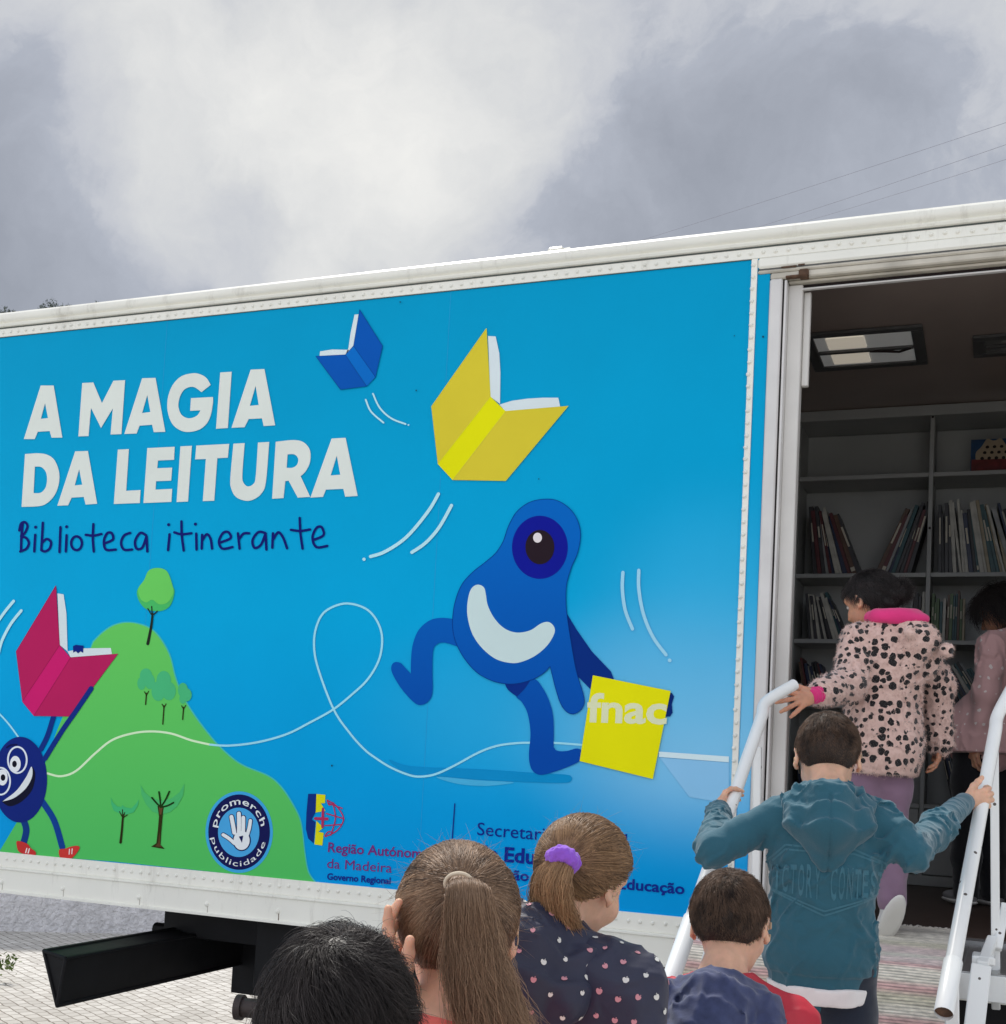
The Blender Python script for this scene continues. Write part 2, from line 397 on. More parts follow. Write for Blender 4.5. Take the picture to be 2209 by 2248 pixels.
# ---- distant hill and the trees on its crest seen over the left end of the roof
def leafcrown(c, r, n, m, name, parent, seed, leaf=.25):
    rg = np.random.default_rng(seed); cl = rg.normal(size=(14, 3)) * np.array([.55, .55, .4]); V = []; F = []
    for i in range(n):
        q = cl[rg.integers(14)] + rg.normal(size=3) * .2; p = np.array(c) + q * r
        a = rg.normal(size=3); a /= np.linalg.norm(a); b = np.cross(a, rg.normal(size=3)); b /= np.linalg.norm(b); s = leaf * rg.uniform(.6, 1.3)
        o = len(V); V += [p - a * s, p + b * s * .45, p + a * s, p - b * s * .45]; F.append((o, o + 1, o + 2, o + 3))
    return npmesh(name, np.array(V), np.array(F), m, parent, smooth=False)
def build_hill():
    m = mat('hill', (62, 74, 52), rough=1, var=.35, vscale=.06, k=1.0)
    vs = []; fs = []; n = 40
    for i in range(n + 1):
        px = -700 + 3600 * i / n
        top = 706 - .02 * max(0, px) + 9 * math.sin(i * 1.3) + (900 - 706) * min(1, max(0, (px - 150) / 900))
        p = at(px, top, 360); vs.append(p); vs.append(p * np.array([.4, .4, 0]) + np.array([0, 0, -1.2])); q = at(px, top, 420); q[2] -= 20; vs.append(q)
    for i in range(n):
        fs.append((3 * i + 1, 3 * i + 4, 3 * i + 3, 3 * i)); fs.append((3 * i, 3 * i + 3, 3 * i + 5, 3 * i + 2))
    mb = MB(); mb.add(vs, fs, m); tag(mb.build('hill', smooth=True), kind='structure')
    lm = mat('far_leaves', (104, 112, 104), rough=.9, var=.3, vscale=.5); tm = mat('far_bark', (84, 74, 62), rough=.9)
    sp = [(-6, 682, 2.4), (14, 690, 1.9), (36, 696, 1.6), (106, 682, 1.9), (126, 679, 2.3), (148, 680, 1.9), (84, 690, 1.5), (172, 684, 1.2), (214, 671, 1.0)]
    lab = ['leftmost dark tree above the trailer roof, cut by the picture edge', 'dark leafy tree second from the left on the skyline', 'small tree third from the left on the skyline, low over the roof rail',
           'left one of the three joined leafy crowns on the skyline', 'middle and tallest of the three joined leafy crowns on the skyline', 'right one of the three joined leafy crowns on the skyline',
           'low bushy tree in the dip between the two clumps on the skyline', 'small low tree just right of the three joined crowns', 'thin sparse treetop farthest right on the skyline above the roof']
    for i, (px, py, r) in enumerate(sp):
        c = at(px, py, 355); b = c - np.array([0, 0, r * 1.9])
        t = empty('tree', b, lab[i], 'tree', 'trees on the skyline above the trailer')
        mb = MB(); mb.tube([b - np.array([0, 0, 1.5]), b + np.array([0, 0, r * .9]), c + np.array([.1, 0, r * .3])], [r * .11, r * .08, r * .03], tm, 6)
        for a in range(4):
            an = a * 1.6 + i; mb.tube([b + np.array([0, 0, r * .8]), c + np.array([math.cos(an) * r * .5, math.sin(an) * r * .5, 0])], [r * .05, r * .015], tm, 5)
        mb.build('trunk', t); leafcrown(c, r, 260, lm, 'crown', t, i + 5, leaf=.30 if r > 1.5 else .2)
build_hill()
# ---- small bush on the paving at the left edge
def build_bush():
    base = onZ(-34, 2150, -.35); t = empty('bush', base, 'small green bush on the paving at the left edge of the picture', 'bush')
    lm = mat('bush_leaf', (96, 120, 40), rough=.6, var=.3, vscale=9, k=.9)
    c = base + np.array([-.1, 0, .17]); leafcrown(c, .17, 700, lm, 'foliage', t, 3, leaf=.022)
    mb = MB()
    for a in range(6): mb.tube([base, base + np.array([math.cos(a) * .05 - .05, math.sin(a) * .05, .1]), c + np.array([math.cos(a) * .09, math.sin(a) * .09, .03])], [.007, .005, .002], mat('twig', (80, 62, 44), rough=.9), 5)
    mb.build('stem', t)
build_bush()
# ---- overhead cables
def build_cables():
    m = mat('cable', (150, 152, 164), rough=.7)
    L = [((1340, 548), (2240, 254), 'uppermost thin cable crossing the sky at upper right'), ((1620, 512), (2240, 302), 'middle one of the three thin cables crossing the sky'),
         ((1745, 492), (2240, 335), 'lowest of the three long thin cables above the roof'), ((2130, 456), (2240, 425), 'short bit of dark cable just above the roof rail at the right edge')]
    for i, (a, b, lb) in enumerate(L):
        A = at(*a, 30.); B = at(*b, 21.); A2 = A + (A - B) * 1.2; B2 = B + (B - A) * 1.5; pts = []
        for k in range(25):
            t = k / 24; p = A2 + (B2 - A2) * t; pts.append(p - np.array([0, 0, .0 + .35 * t * (1 - t) * 4 - .30]))
        mb = MB(); mb.tube(pts, .0045 if i < 3 else .009, m, 5); tag(mb.build('overhead_cable', origin=A2), lb, 'cable', 'cables crossing the sky')
build_cables()
# ============================================================ TRAILER
XL, XR, DEP = -7.2, 1.5, 2.5
DX0, DX1, DZ1 = -.798, .46, 3.30     # door opening
FLOOR = 1.0
white = mat('white_paint', (226, 225, 215), rough=.38, var=.04, vscale=3, bump=.12, bscale=9, k=1.15, dist=.004)
N, Lk, b = nodes(white)
_tc = N.new('ShaderNodeTexCoord'); _n = N.new('ShaderNodeTexNoise'); _n.inputs['Scale'].default_value = 1.6; _n.inputs['Detail'].default_value = 10; _n.inputs['Roughness'].default_value = .75
_mp = N.new('ShaderNodeMapping'); _mp.inputs['Scale'].default_value = (6, 6, 1.2); Lk.new(_tc.outputs['Object'], _mp.inputs[0]); Lk.new(_mp.outputs[0], _n.inputs['Vector'])
_r = N.new('ShaderNodeMapRange'); _r.inputs['From Min'].default_value = .56; _r.inputs['From Max'].default_value = .8; Lk.new(_n.outputs['Fac'], _r.inputs['Value'])
_m = N.new('ShaderNodeMix'); _m.data_type = 'RGBA'; _m.inputs['B'].default_value = L3((158, 152, 138))
_src = b.inputs['Base Color'].links[0].from_socket; Lk.new(_src, _m.inputs['A'])
_k = N.new('ShaderNodeMath'); _k.operation = 'MULTIPLY'; _k.inputs[1].default_value = .6; Lk.new(_r.outputs[0], _k.inputs[0]); Lk.new(_k.outputs[0], _m.inputs['Factor']); Lk.new(_m.outputs['Result'], b.inputs['Base Color'])
frame_m = mat('frame_paint', (216, 214, 211), rough=.45, var=.08, vscale=5, bump=.2, bscale=30, dist=.002)
black = mat('chassis_black', (20, 20, 22), rough=.6, spec=.25, var=.3, vscale=8, bump=.15, bscale=25, dist=.004)
rust = mat('rust', (92, 68, 52), rough=.9, var=.35, vscale=60, bump=.6, bscale=90)
gap = mat('dark_gap', (34, 24, 24), rough=.9)
mid_grey = mat('mid_grey_paint', (96, 98, 100), rough=.8)

trailer = empty('library_trailer', (-3, 0, -.35), 'long white and bright blue mobile library trailer with its side door open', 'trailer')
Z0, Z1, Z2, ZB, ZM, ZT = .80, .914, .982, 3.425, 3.468, 3.54
# vinyl: printed sheet, colour runs from deep to light blue
def vinyl_mat():
    m = mat('blue_vinyl', (0, 150, 205), rough=.45, var=0, spec=.05, bump=.05, bscale=2.2, dist=.02); N, Lk, b = nodes(m)
    tc = N.new('ShaderNodeTexCoord'); sp = N.new('ShaderNodeSeparateXYZ'); Lk.new(tc.outputs['Object'], sp.inputs[0])
    o = np.array([-3, 0, -.35])
    def blob(px, py, rx, rz):
        c = onY(px, py) - o; mp = N.new('ShaderNodeMapping'); mp.vector_type = 'TEXTURE'; mp.inputs['Location'].default_value = tuple(c); mp.inputs['Scale'].default_value = (rx, 1000, rz)
        Lk.new(tc.outputs['Object'], mp.inputs[0]); l = N.new('ShaderNodeVectorMath'); l.operation = 'LENGTH'; Lk.new(mp.outputs[0], l.inputs[0])
        r = N.new('ShaderNodeMapRange'); r.interpolation_type = 'SMOOTHERSTEP'; r.inputs['From Min'].default_value = 1; r.inputs['From Max'].default_value = 0; Lk.new(l.outputs['Value'], r.inputs['Value']); return r.outputs[0]
    zr = N.new('ShaderNodeMapRange'); zr.inputs['From Min'].default_value = 1.3; zr.inputs['From Max'].default_value = 3.8; Lk.new(sp.outputs['Z'], zr.inputs['Value'])
    cr = N.new('ShaderNodeValToRGB'); Lk.new(zr.outputs[0], cr.inputs['Fac']); e = cr.color_ramp.elements
    K = 1.27
    e[0].position = 0; e[0].color = L3((0, 142, 208), K); e[1].position = 1; e[1].color = L3((0, 143, 186), K); x = e.new(.45); x.color = L3((0, 157, 206), K); x = e.new(.75); x.color = L3((0, 150, 195), K)
    cur = cr.outputs[0]
    for (px, py, rx, rz, c, f) in ((1540, 1590, .95, .62, (134, 192, 226), 1.), (1560, 1400, .7, .75, (60, 170, 214), .6), (1150, 1560, 1.0, .5, (50, 168, 214), .5)):
        mx = N.new('ShaderNodeMix'); mx.data_type = 'RGBA'; mx.inputs['B'].default_value = L3(c, K); Lk.new(cur, mx.inputs['A'])
        k = N.new('ShaderNodeMath'); k.operation = 'MULTIPLY'; k.inputs[1].default_value = f; Lk.new(blob(px, py, rx, rz), k.inputs[0]); Lk.new(k.outputs[0], mx.inputs['Factor']); cur = mx.outputs['Result']
    nz = N.new('ShaderNodeTexNoise'); nz.inputs['Scale'].default_value = 2.2; nz.inputs['Detail'].default_value = 6; Lk.new(tc.outputs['Object'], nz.inputs['Vector'])
    ms = N.new('ShaderNodeMapRange'); ms.inputs['To Min'].default_value = .93; ms.inputs['To Max'].default_value = 1.06; Lk.new(nz.outputs['Fac'], ms.inputs['Value'])
    vs = N.new('ShaderNodeVectorMath'); vs.operation = 'SCALE'; Lk.new(cur, vs.inputs[0]); Lk.new(ms.outputs[0], vs.inputs['Scale']); Lk.new(vs.outputs[0], b.inputs['Base Color'])
    return m
vinyl = vinyl_mat()
xs0 = onY(1633, 1100)[0]   # left edge of vertical strip
XS0, XS1 = -.876, -.853
def sheet_panel(x0, x1, z0, z1, nx, nz, seed):
    """slightly wavy aluminium sheet (a few tenths of a millimetre), 30 mm thick"""
    vs = []; fs = []
    for j in range(nz + 1):
        for i in range(nx + 1):
            x = x0 + (x1 - x0) * i / nx; z = z0 + (z1 - z0) * j / nz; vs.append((x, 0., z))
    for j in range(nz):
        for i in range(nx): a = j * (nx + 1) + i; fs.append((a, a + 1, a + nx + 2, a + nx + 1))
    return vs, fs
mb = MB(); v, f = sheet_panel(XL, XS1 + .005, Z2 - .02, ZB + .02, 8, 4, 1); mb.add(v, f, vinyl)
mb.box(XL, XS1 + .003, .002, .04, Z2 - .02, ZB + .02, white)
panel = mb.build('side_panel', trailer)
mb = MB(); mb.box(XS1 + .002, DX0 - .008, -.002, .04, Z2 - .02, ZB - .062, vinyl, .001)
mb.build('door_side_panel', trailer)
# faint vertical sheet joints and a horizontal crease in the vinyl
mb = MB(); jm = mat('vinyl_joint', (0, 136, 184), rough=.5, k=1.45)
for X in (-3.51, -2.105, -4.9):
    mb = MB(); mb.box(X - .0006, X + .0006, -.0007, -.0002, Z2, ZB, jm); mb.build('sheet_joint', panel)

def rivets(mb, a, b, sp, r, m=None):
    a = np.array(a, float); b = np.array(b, float); n = int(np.linalg.norm(b - a) / sp)
    for i in range(n + 1): 
        p = a + (b - a) * (i + .5) / (n + 1) + RNG.normal(0, .0012, 3) * np.array([1, 0, 1]); mb.dome(p, r, (0, -1, 0), m or white, .95)
shade_line = mat('painted_shadow_line', (78, 84, 80), rough=.8)  # shadow lines along the upper rivet strip, painted as thin dark strips
# top strip with rivets
mb = MB(); mb.box(XL, XR, -.006, .002, ZB, ZM, white, .0015); rivets(mb, (XL, -.006, (ZB + ZM) / 2 - .001), (XR, -.006, (ZB + ZM) / 2 - .001), .0455, .0082); mb.box(XL, XR, -.0075, -.0061, ZM - .0045, ZM + .001, shade_line); mb.box(XL, XS0, -.0035, -.0004, ZB - .0022, ZB - .0003, shade_line); mb.build('upper_rivet_strip', trailer, auto=40)
# roof rail, rounded
mb = MB(); prof = [(-.006, 0), (-.016, .003), (-.02, .010), (-.012, .013), (-.012, .02), (-.024, .027), (-.03, .04), (-.028, .056), (-.016, .069), (.006, .077), (.05, .082), (.05, 0)]
vs = []; nx = 2
for X in (XL, XR): vs += [(X, y, ZM + .0015 + z) for (y, z) in prof]
n = len(prof); fs = [(i, (i + 1) % n, n + (i + 1) % n, n + i) for i in range(n)] + [tuple(range(n))[::-1], tuple(range(n, 2 * n))]
mb.add(vs, fs, white); mb.build('roof_rail', trailer, auto=35)
# roof with small vent box
mb = MB(); mb.box(XL, XR, .053, DEP, ZT - .03, ZT - .005, white, .004); mb.build('roof', trailer)
pv = onY(1212, 551, .05); mb = MB(); mb.obox((pv[0] + .005, .10, pv[2] + .0), (.035, .03, .030), np.eye(3), white, .01); mb.bar((pv[0] - .02, .09, pv[2] + .01), (pv[0] + .05, .13, pv[2] + .035), .02, .015, white); mb.build('roof_fitting', trailer)
# vertical strip
mb = MB(); mb.box(XS0, XS1, -.0065, -.0008, Z2 - .015, ZB - .001, white, .0015); rivets(mb, ((XS0 + XS1) / 2 - .004, -.0065, Z2), ((XS0 + XS1) / 2 - .004, -.0065, ZB), .0465, .0088); mb.build('upright_rivet_strip', trailer, auto=40)
# lower strip + skirt
mb = MB()
for (a, b_) in ((XL, XR),):
    mb.box(a, b_, -.010, .002, Z1 + .002, Z2, white, .0015); rivets(mb, (a, -.010, (Z1 + Z2) / 2 + .004), (b_, -.010, (Z1 + Z2) / 2 + .004), .047, .0078)
mb.build('lower_rivet_strip', trailer, auto=40)
mb = MB(); prof = [(-.012, Z1 + .002), (-.024, Z1 - .002), (-.024, Z1 - .008), (-.016, Z1 - .011), (-.016, Z0 + .012), (-.027, Z0 + .009), (-.027, Z0), (.05, Z0), (.05, Z1 + .002)]
vs = []
for X in (XL, XR): vs += [(X, y, z) for (y, z) in prof]
streak = mat('grime_streak', (178, 174, 164), rough=.7)
n = len(prof); fs = [(i, (i + 1) % n, n + (i + 1) % n, n + i) for i in range(n)] + [tuple(range(n))[::-1], tuple(range(n, 2 * n))]
mb.add(vs, fs, white)
for (px, py) in ((4, 1937), (138, 1951), (305, 1970), (454, 1985), (610, 2001), (760, 2018), (1535, 2101)):
    p = onY(px, py, -.016); mb.dome(p, .011, (0, -1, 0), white, .8); mb.box(p[0] + .004, p[0] + .007, -.0168, -.016, p[2] - .036, p[2] - .008, rust if px == 610 else streak)
for X in (-6.6, -6.2, -5.8, -5.4): mb.dome((X, -.016, .86), .011, (0, -1, 0), white, .8)
mb.build('skirt_rail', trailer, auto=40)
# right of the door
mb = MB(); mb.box(DX1 + .09, XR, 0, .04, Z2 - .02, ZB + .02, white); mb.build('end_panel', trailer)
# door frame
def doorframe():
    mb = MB(); zt = ZB - .088; J = -.69
    mb.box(DX0 - .006, DX0 + .040, -.014, .04, Z2 - .02, zt, frame_m, .005)
    mb.box(DX0 + .040, DX0 + .047, .006, .05, Z2 - .02, zt - .004, gap)
    mb.box(DX0 + .047, DX0 + .056, -.008, .06, Z2 - .02, zt - .006, frame_m, .002)
    mb.box(DX0 + .056, J, .034, .09, FLOOR, zt - .012, jamb_m, .003)
    mb.box(J + .001, J + .026, .062, .088, 2.95, zt - .032, jamb_m, .003)
    x = DX1; mb.box(x, x + .09, -.014, .04, Z2 - .02, zt, frame_m, .004); mb.box(x - .05, x - .002, .05, .09, FLOOR, zt - .012, jamb_m, .003)
    mb.box(XS1 + .002, DX1 + .09, -.012, .04, ZB - .042, ZB - .001, white, .007)
    mb.box(XS1 + .002, DX1 + .09, -.004, .04, ZB - .047, ZB - .043, mid_grey, .001)  # thin grey line between the header bands
    mb.box(XS1 + .002, DX1 + .09, -.009, .04, ZB - .061, ZB - .048, dirty, .005)
    mb.box(DX0 - .006, DX1 + .09, -.007, .04, ZB - .087, ZB - .062, dirty, .005)
    mb.box(DX0 + .058, DX1 - .002, .018, .05, ZB - .098, ZB - .0885, dirty, .003)
    mb.box(DX0 + .10, DX1, .045, .06, ZB - .114, ZB - .099, gap)
    mb.box(DX0 + .10, DX1, .03, .05, ZB - .121, ZB - .115, frame_m, .002)
    return mb.build('door_frame', trailer, auto=40)
jamb_m = mat('jamb_paint', (216, 213, 207), rough=.5, var=.08, vscale=4, bump=.15, bscale=25, dist=.002)
dirty = mat('dirty_paint', (196, 190, 176), rough=.6, var=.22, vscale=7, bump=.4, bscale=30, dist=.003)
df = doorframe()
mb = MB(); p = onY(1766, 602, 0); mb.obox((p[0], .0, p[2]), (.018, .022, .014), np.eye(3), rust, .005)
mb.obox((p[0] - .035, -.004, p[2] - .008), (.03, .012, .004), np.eye(3), rust, .002); mb.obox((p[0] + .026, .004, p[2] + .004), (.014, .01, .004), np.eye(3), gap, .002)
mb.obox((p[0] - .055, -.0105, p[2] + .030), (.028, .002, .003), np.eye(3), rust, .001); mb.obox((p[0] - .01, -.0095, p[2] + .034), (.012, .002, .0025), np.eye(3), rust, .001)
mb.build('rusty_hinge', df)
# ---- interior shell
ceil_m = mat('ceiling_laminate', (160, 144, 136), rough=.28, var=.08, vscale=2.5, bump=.1, bscale=3, dist=.01)
inner = mat('inner_wall', (150, 150, 150), rough=.6); floor_m = mat('dark_floor', (74, 58, 50), rough=.45, var=.15, vscale=10)
CZ = onY(1960, 892, 2.14)[2]
mb = MB(); mb.box(XL + .06, XR - .06, .052, DEP - .05, CZ, CZ + .02, ceil_m); mb.box(XL + .06, XR - .06, .045, .05, CZ, ZB, ceil_m); mb.build('ceiling', trailer)
mb = MB(); mb.box(XL, XR, DEP - .045, DEP, Z0, ZT - .03, inner); mb.box(XL, XL + .05, .05, DEP - .05, Z0, ZT - .03, white); mb.box(XR - .05, XR, .05, DEP - .05, Z0, ZT - .03, white)
mb.box(XL + .055, DX0 - .001, .041, .05, FLOOR, CZ, inner); mb.box(DX1 + .091, XR - .055, .041, .05, FLOOR, CZ, inner); mb.build('inner_wall', trailer)
mb = MB(); mb.box(XL, XR, .052, DEP - .05, FLOOR - .06, FLOOR, floor_m); mb.box(DX0, DX1, -.02, .05, FLOOR - .03, FLOOR - .003, mat('threshold', (150, 150, 150), rough=.4, metal=.6)); mb.build('floor', trailer)
def tb_panel(z0, z1): pass
mb = MB()
# ceiling light, recessed fitting with two tube troughs
Q = [onZ(px, py, CZ) for (px, py) in ((1771, 738), (1983, 721), (2028, 787), (1823, 800))]
x0 = (Q[0][0] + Q[3][0]) / 2; x1 = (Q[1][0] + Q[2][0]) / 2; y0 = (Q[0][1] + Q[1][1]) / 2; y1 = (Q[2][1] + Q[3][1]) / 2
if y0 > y1: y0, y1 = y1, y0
grey_m = mat('light_frame', (92, 92, 92), rough=.4, metal=.3); ref_m = mat('reflector_added_glow', (235, 235, 230), rough=.35, k=1.1); tube_m = mat('tube_added_glow', (235, 232, 222), rough=.4, k=1.0); nodes(tube_m)[2].inputs['Emission Color'].default_value = L3((236, 224, 204)); nodes(tube_m)[2].inputs['Emission Strength'].default_value = .34; nodes(ref_m)[2].inputs['Emission Color'].default_value = L3((206, 208, 208)); nodes(ref_m)[2].inputs['Emission Strength'].default_value = .09  # tubes and reflector get an added glow standing in for reflected light
def light_fit(x0, x1, y0, y1, nm):
    lt = bpy.data.objects.new(nm, None); COL.objects.link(lt); lt.parent = trailer; lt.location = tuple(np.array([x0, y0, CZ]) - parent_world(trailer))
    mb = MB(); t = .05
    for (a, b_, c, d) in ((x0 - t, x1 + t, y0 - t, y0), (x0 - t, x1 + t, y1, y1 + t), (x0 - t, x0, y0, y1), (x1, x1 + t, y0, y1)): mb.box(a, b_, c, d, CZ - .016, CZ - .002, grey_m, .003)
    mb.build('light_frame', lt)
    mb = MB(); ym = (y0 + y1) / 2
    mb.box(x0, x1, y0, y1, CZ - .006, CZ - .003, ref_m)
    mb.box(x0, x1, ym - .012, ym + .012, CZ - .02, CZ - .007, grey_m, .003)
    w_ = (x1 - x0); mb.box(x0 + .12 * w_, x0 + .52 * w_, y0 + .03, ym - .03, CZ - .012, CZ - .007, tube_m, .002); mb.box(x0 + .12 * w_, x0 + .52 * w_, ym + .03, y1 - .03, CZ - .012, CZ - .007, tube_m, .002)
    mb.build('reflector', lt)
    mb = MB(); mb.tube([(x0 + .55 * w_, ym, CZ - .02), (x0 + .7 * w_, ym - .015, CZ - .03), (x0 + .85 * w_, ym + .02, CZ - .025), (x1 - .01, ym, CZ - .018)], .006, gap, 6); mb.build('lamp_wire', lt)
    return lt
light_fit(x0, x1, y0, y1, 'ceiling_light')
p = onZ(2190, 748, CZ); tube_m = mat('lamp_tube_off', (150, 148, 144), rough=.5); ref_m = mat('light_reflector_off', (120, 120, 118), rough=.5); light_fit(p[0] - .05, p[0] + .5, p[1] - .05, p[1] + .12, 'ceiling_light')  # second fitting in darker colours, without the added glow
# ---- underside: chassis, stabiliser beam, jack tube
mb = MB(); mb.box(XL, XR, .06, DEP, Z0 + .01, FLOOR - .065, black)
for Y in (.75, 1.75): mb.box(-3.1, XR - .1, Y - .05, Y + .05, .52, Z0 + .008, black, .005)
mb.box(-2.9, 1.3, .1, .16, .50, Z0 - .002, black, .004)
for X in (-2.4, -1.2, 0., 1.): mb.box(X - .04, X + .04, .17, 2.4, .6, Z0, black, .004)
mb.build('chassis', trailer)
def beam():
    y0_ = -.62; a = onY(97, 2088, y0_); b_ = onY(145, 2104, y0_); c = onY(126, 2208, y0_)
    L = 2.6; vs = []; D = np.array([0, L, 0.])
    mb = MB(); w_ = b_[0] - a[0]
    A = [a, b_, c]
    tri = [np.array(p) for p in A]
    cen = sum(tri) / 3; out = [cen + (p - cen) * 1.0 for p in tri]
    vs = out + [p + D for p in out]; mb.add(vs, [(0, 1, 2), (5, 4, 3), (0, 3, 4, 1), (1, 4, 5, 2), (2, 5, 3, 0)], black)
    # rims round the end plate and flanges along both long edges
    for i in range(3): mb.tube([out[i] + np.array([0, -.003, 0]), out[(i + 1) % 3] + np.array([0, -.003, 0])], .007, black, 6)
    for i in range(3): mb.tube([out[i] + np.array([0, -.003, 0]), out[i] + D], .0085, black, 6)
    return mb.build('stabiliser_beam', trailer)
beam()
mb = MB(); p0 = onY(375, 2010, .25); mb.box(p0[0], p0[0] + .5, .2, .5, p0[2] - .08, Z0 - .003, black, .005)
p1 = onY(342, 2038, .3); mb.tube([p1 + np.array([0, 0, 0]), p1 + np.array([.3, 0, .0])], .028, black, 10); mb.box(p0[0] + .1, p0[0] + 2.6, .62, .66, .35, Z0, black, .004)
mb.build('axle_bracket', trailer)
mb = MB(); brn = mat('jack_brown', (52, 40, 36), rough=.55, var=.2, vscale=30)
p = onY(522, 2211, -.45); q = p + np.array([.55, .12, .0]); d = (q - p) / np.linalg.norm(q - p)
mb.tube([p - d * .004, p + d * .022], .047, brn, 20); mb.tube([p + d * .02, q], .036, brn, 20); mb.tube([q, q + np.array([0, .9, .25])], .03, black, 12)
mb.build('jack_tube', trailer, auto=40)

# ============================================================ ARTWORK ON THE SIDE
S = 800 / 1904.
CR = dict(A=(0, 650, S), B=(0, 1200, S), C=(0, 1700, S), D=(650, 650, S), E=(800, 1050, S), G=(500, 1750, S), H=(1000, 1700, S), K=(1500, 1450, .41173), N=(0, 0, 1.), d=(0, 0, 1.1602))
def P(cr, x, y): a = CR[cr]; return (a[0] + x * a[2], a[1] + y * a[2])
def inkm(c, k=1.2):
    n = 'ink_%d_%d_%d' % tuple(c); return mat(n, c, rough=.45, var=.03, vscale=4, k=k, spec=.06)
def catmull(pts, closed=True, n=7):
    P_ = [np.array(p, float) for p in pts]; m = len(P_); out = []
    rng = range(m) if closed else range(m - 1)
    for i in rng:
        if closed: a, b_, c, d = P_[(i - 1) % m], P_[i], P_[(i + 1) % m], P_[(i + 2) % m]
        else: a, b_, c, d = P_[max(i - 1, 0)], P_[i], P_[i + 1], P_[min(i + 2, m - 1)]
        if np.allclose(b_, c): continue
        for k in range(n):
            t = k / n; out.append(.5 * ((2 * b_) + (-a + c) * t + (2 * a - 5 * b_ + 4 * c - d) * t * t + (-a + 3 * b_ - 3 * c + d) * t ** 3))
    if not closed: out.append(P_[-1])
    return out
class Art:
    """flat shapes of one printed picture, each layer a little proud of the one below"""
    def __init__(s, lay=1): s.mb = MB(); s.lay = lay
    def y(s): return -(.0012 + .00045 * s.lay)
    def up(s, n=1): s.lay += n; return s
    def w(s, p): q = onY(p[0], p[1], 0.); return (q[0], s.y(), q[2])
    def poly(s, cr, pts, c, smooth=False, holes=(), n=7):
        loops = []
        for lp in [pts] + list(holes):
            q = catmull(lp, True, n) if smooth else lp
            loops.append([Vector(s.w(P(cr, *p))) for p in q])
        fl = [v for l in loops for v in l]; tr = tessellate_polygon([[Vector((v.x, v.z, 0)) for v in l] for l in loops])
        s.mb.add([tuple(v) for v in fl], tr, inkm(c) if isinstance(c, tuple) else c); return s
    def ell(s, cr, x, y, rx, ry, c, n=40, rot=0.):
        s.poly(cr, [(x + rx * math.cos(2 * math.pi * i / n) * math.cos(rot) - ry * math.sin(2 * math.pi * i / n) * math.sin(rot), y + rx * math.cos(2 * math.pi * i / n) * math.sin(rot) + ry * math.sin(2 * math.pi * i / n) * math.cos(rot)) for i in range(n)], c); return s
    def stroke(s, cr, pts, wd, c, smooth=True, closed=False, w1=None):
        p = catmull(pts, closed, 6) if smooth and len(pts) > 2 else [np.array(q, float) for q in pts]
        if closed: p = p + [p[0]]
        p = [np.array(q) for q in p]; n = len(p); Lf = []; Rt = []; w1 = wd if w1 is None else w1
        for i in range(n):
            d = p[min(i + 1, n - 1)] - p[max(i - 1, 0)]; d = d / (np.linalg.norm(d) + 1e-9); nn = np.array([-d[1], d[0]]); ww = (wd + (w1 - wd) * i / max(1, n - 1)) / 2
            Lf.append(p[i] + nn * ww); Rt.append(p[i] - nn * ww)
        poly = []; m_ = inkm(c) if isinstance(c, tuple) else c
        vs = [s.w(P(cr, *q)) for q in Lf + Rt]; vs = [(v[0], v[1] - .00016 * ((i % n) / n), v[2]) for i, v in enumerate(vs)]; s.mb.add(vs, [(i, i + 1, n + i + 1, n + i) for i in range(n - 1)], m_)
        if not closed:
            for e, q in ((0, p[0]), (1, p[-1])):
                ww = (wd if e == 0 else w1) / 2; k = 10; s.lay += .4 + e * .1
                s.mb.add([s.w(P(cr, q[0] + ww * math.cos(6.2832 * i / k), q[1] + ww * math.sin(6.2832 * i / k))) for i in range(k)], [tuple(range(k))], m_); s.lay -= .4 + e * .1
        return s
    def ring(s, cr, x, y, rx, ry, wd, c): return s.stroke(cr, [(x + rx * math.cos(2 * math.pi * i / 16), y + ry * math.sin(2 * math.pi * i / 16)) for i in range(16)], wd, c, True, True)
    def text(s, body, p0, p1, hpx, c, bold=0., cr='N', shear=0.):
        V, F = text_tris(body, bold); a = np.array(s.w(P(cr, *p0))); b_ = np.array(s.w(P(cr, *p1))); wd = V[:, 0].max() - V[:, 0].min(); V[:, 0] -= V[:, 0].min()
        q = np.array(s.w(P(cr, p0[0], p0[1] - hpx))); up = np.array([0, 0, 1.]) * (q[2] - a[2]) / .72; ax = (b_ - a) / wd
        s.mb.add([tuple(a + ax * (v[0] + shear * v[1]) + up * v[1]) for v in V], F, inkm(c)); return s
    def arc(s, body, cx, cy, rx, ry, a0, a1, h, c, bold=0., cr='C', inward=False):
        V, F = text_tris(body, bold, 1.1); w_ = V[:, 0].max(); out = []
        for v in V:
            t = v[0] / w_; a = math.radians(a0 + (a1 - a0) * t); r = 1 + (v[1] / .72 - .5) * h * (-1 if inward else 1)
            out.append(s.w(P(cr, cx + rx * r * math.sin(a), cy - ry * r * math.cos(a))))
        s.mb.add(out, F, inkm(c)); return s
    def build(s, name, label=None):
        o = s.mb.build(name, panel)
        if label: o['label'] = label
        return o
WL = (196, 204, 200); NAVY = (18, 26, 110)
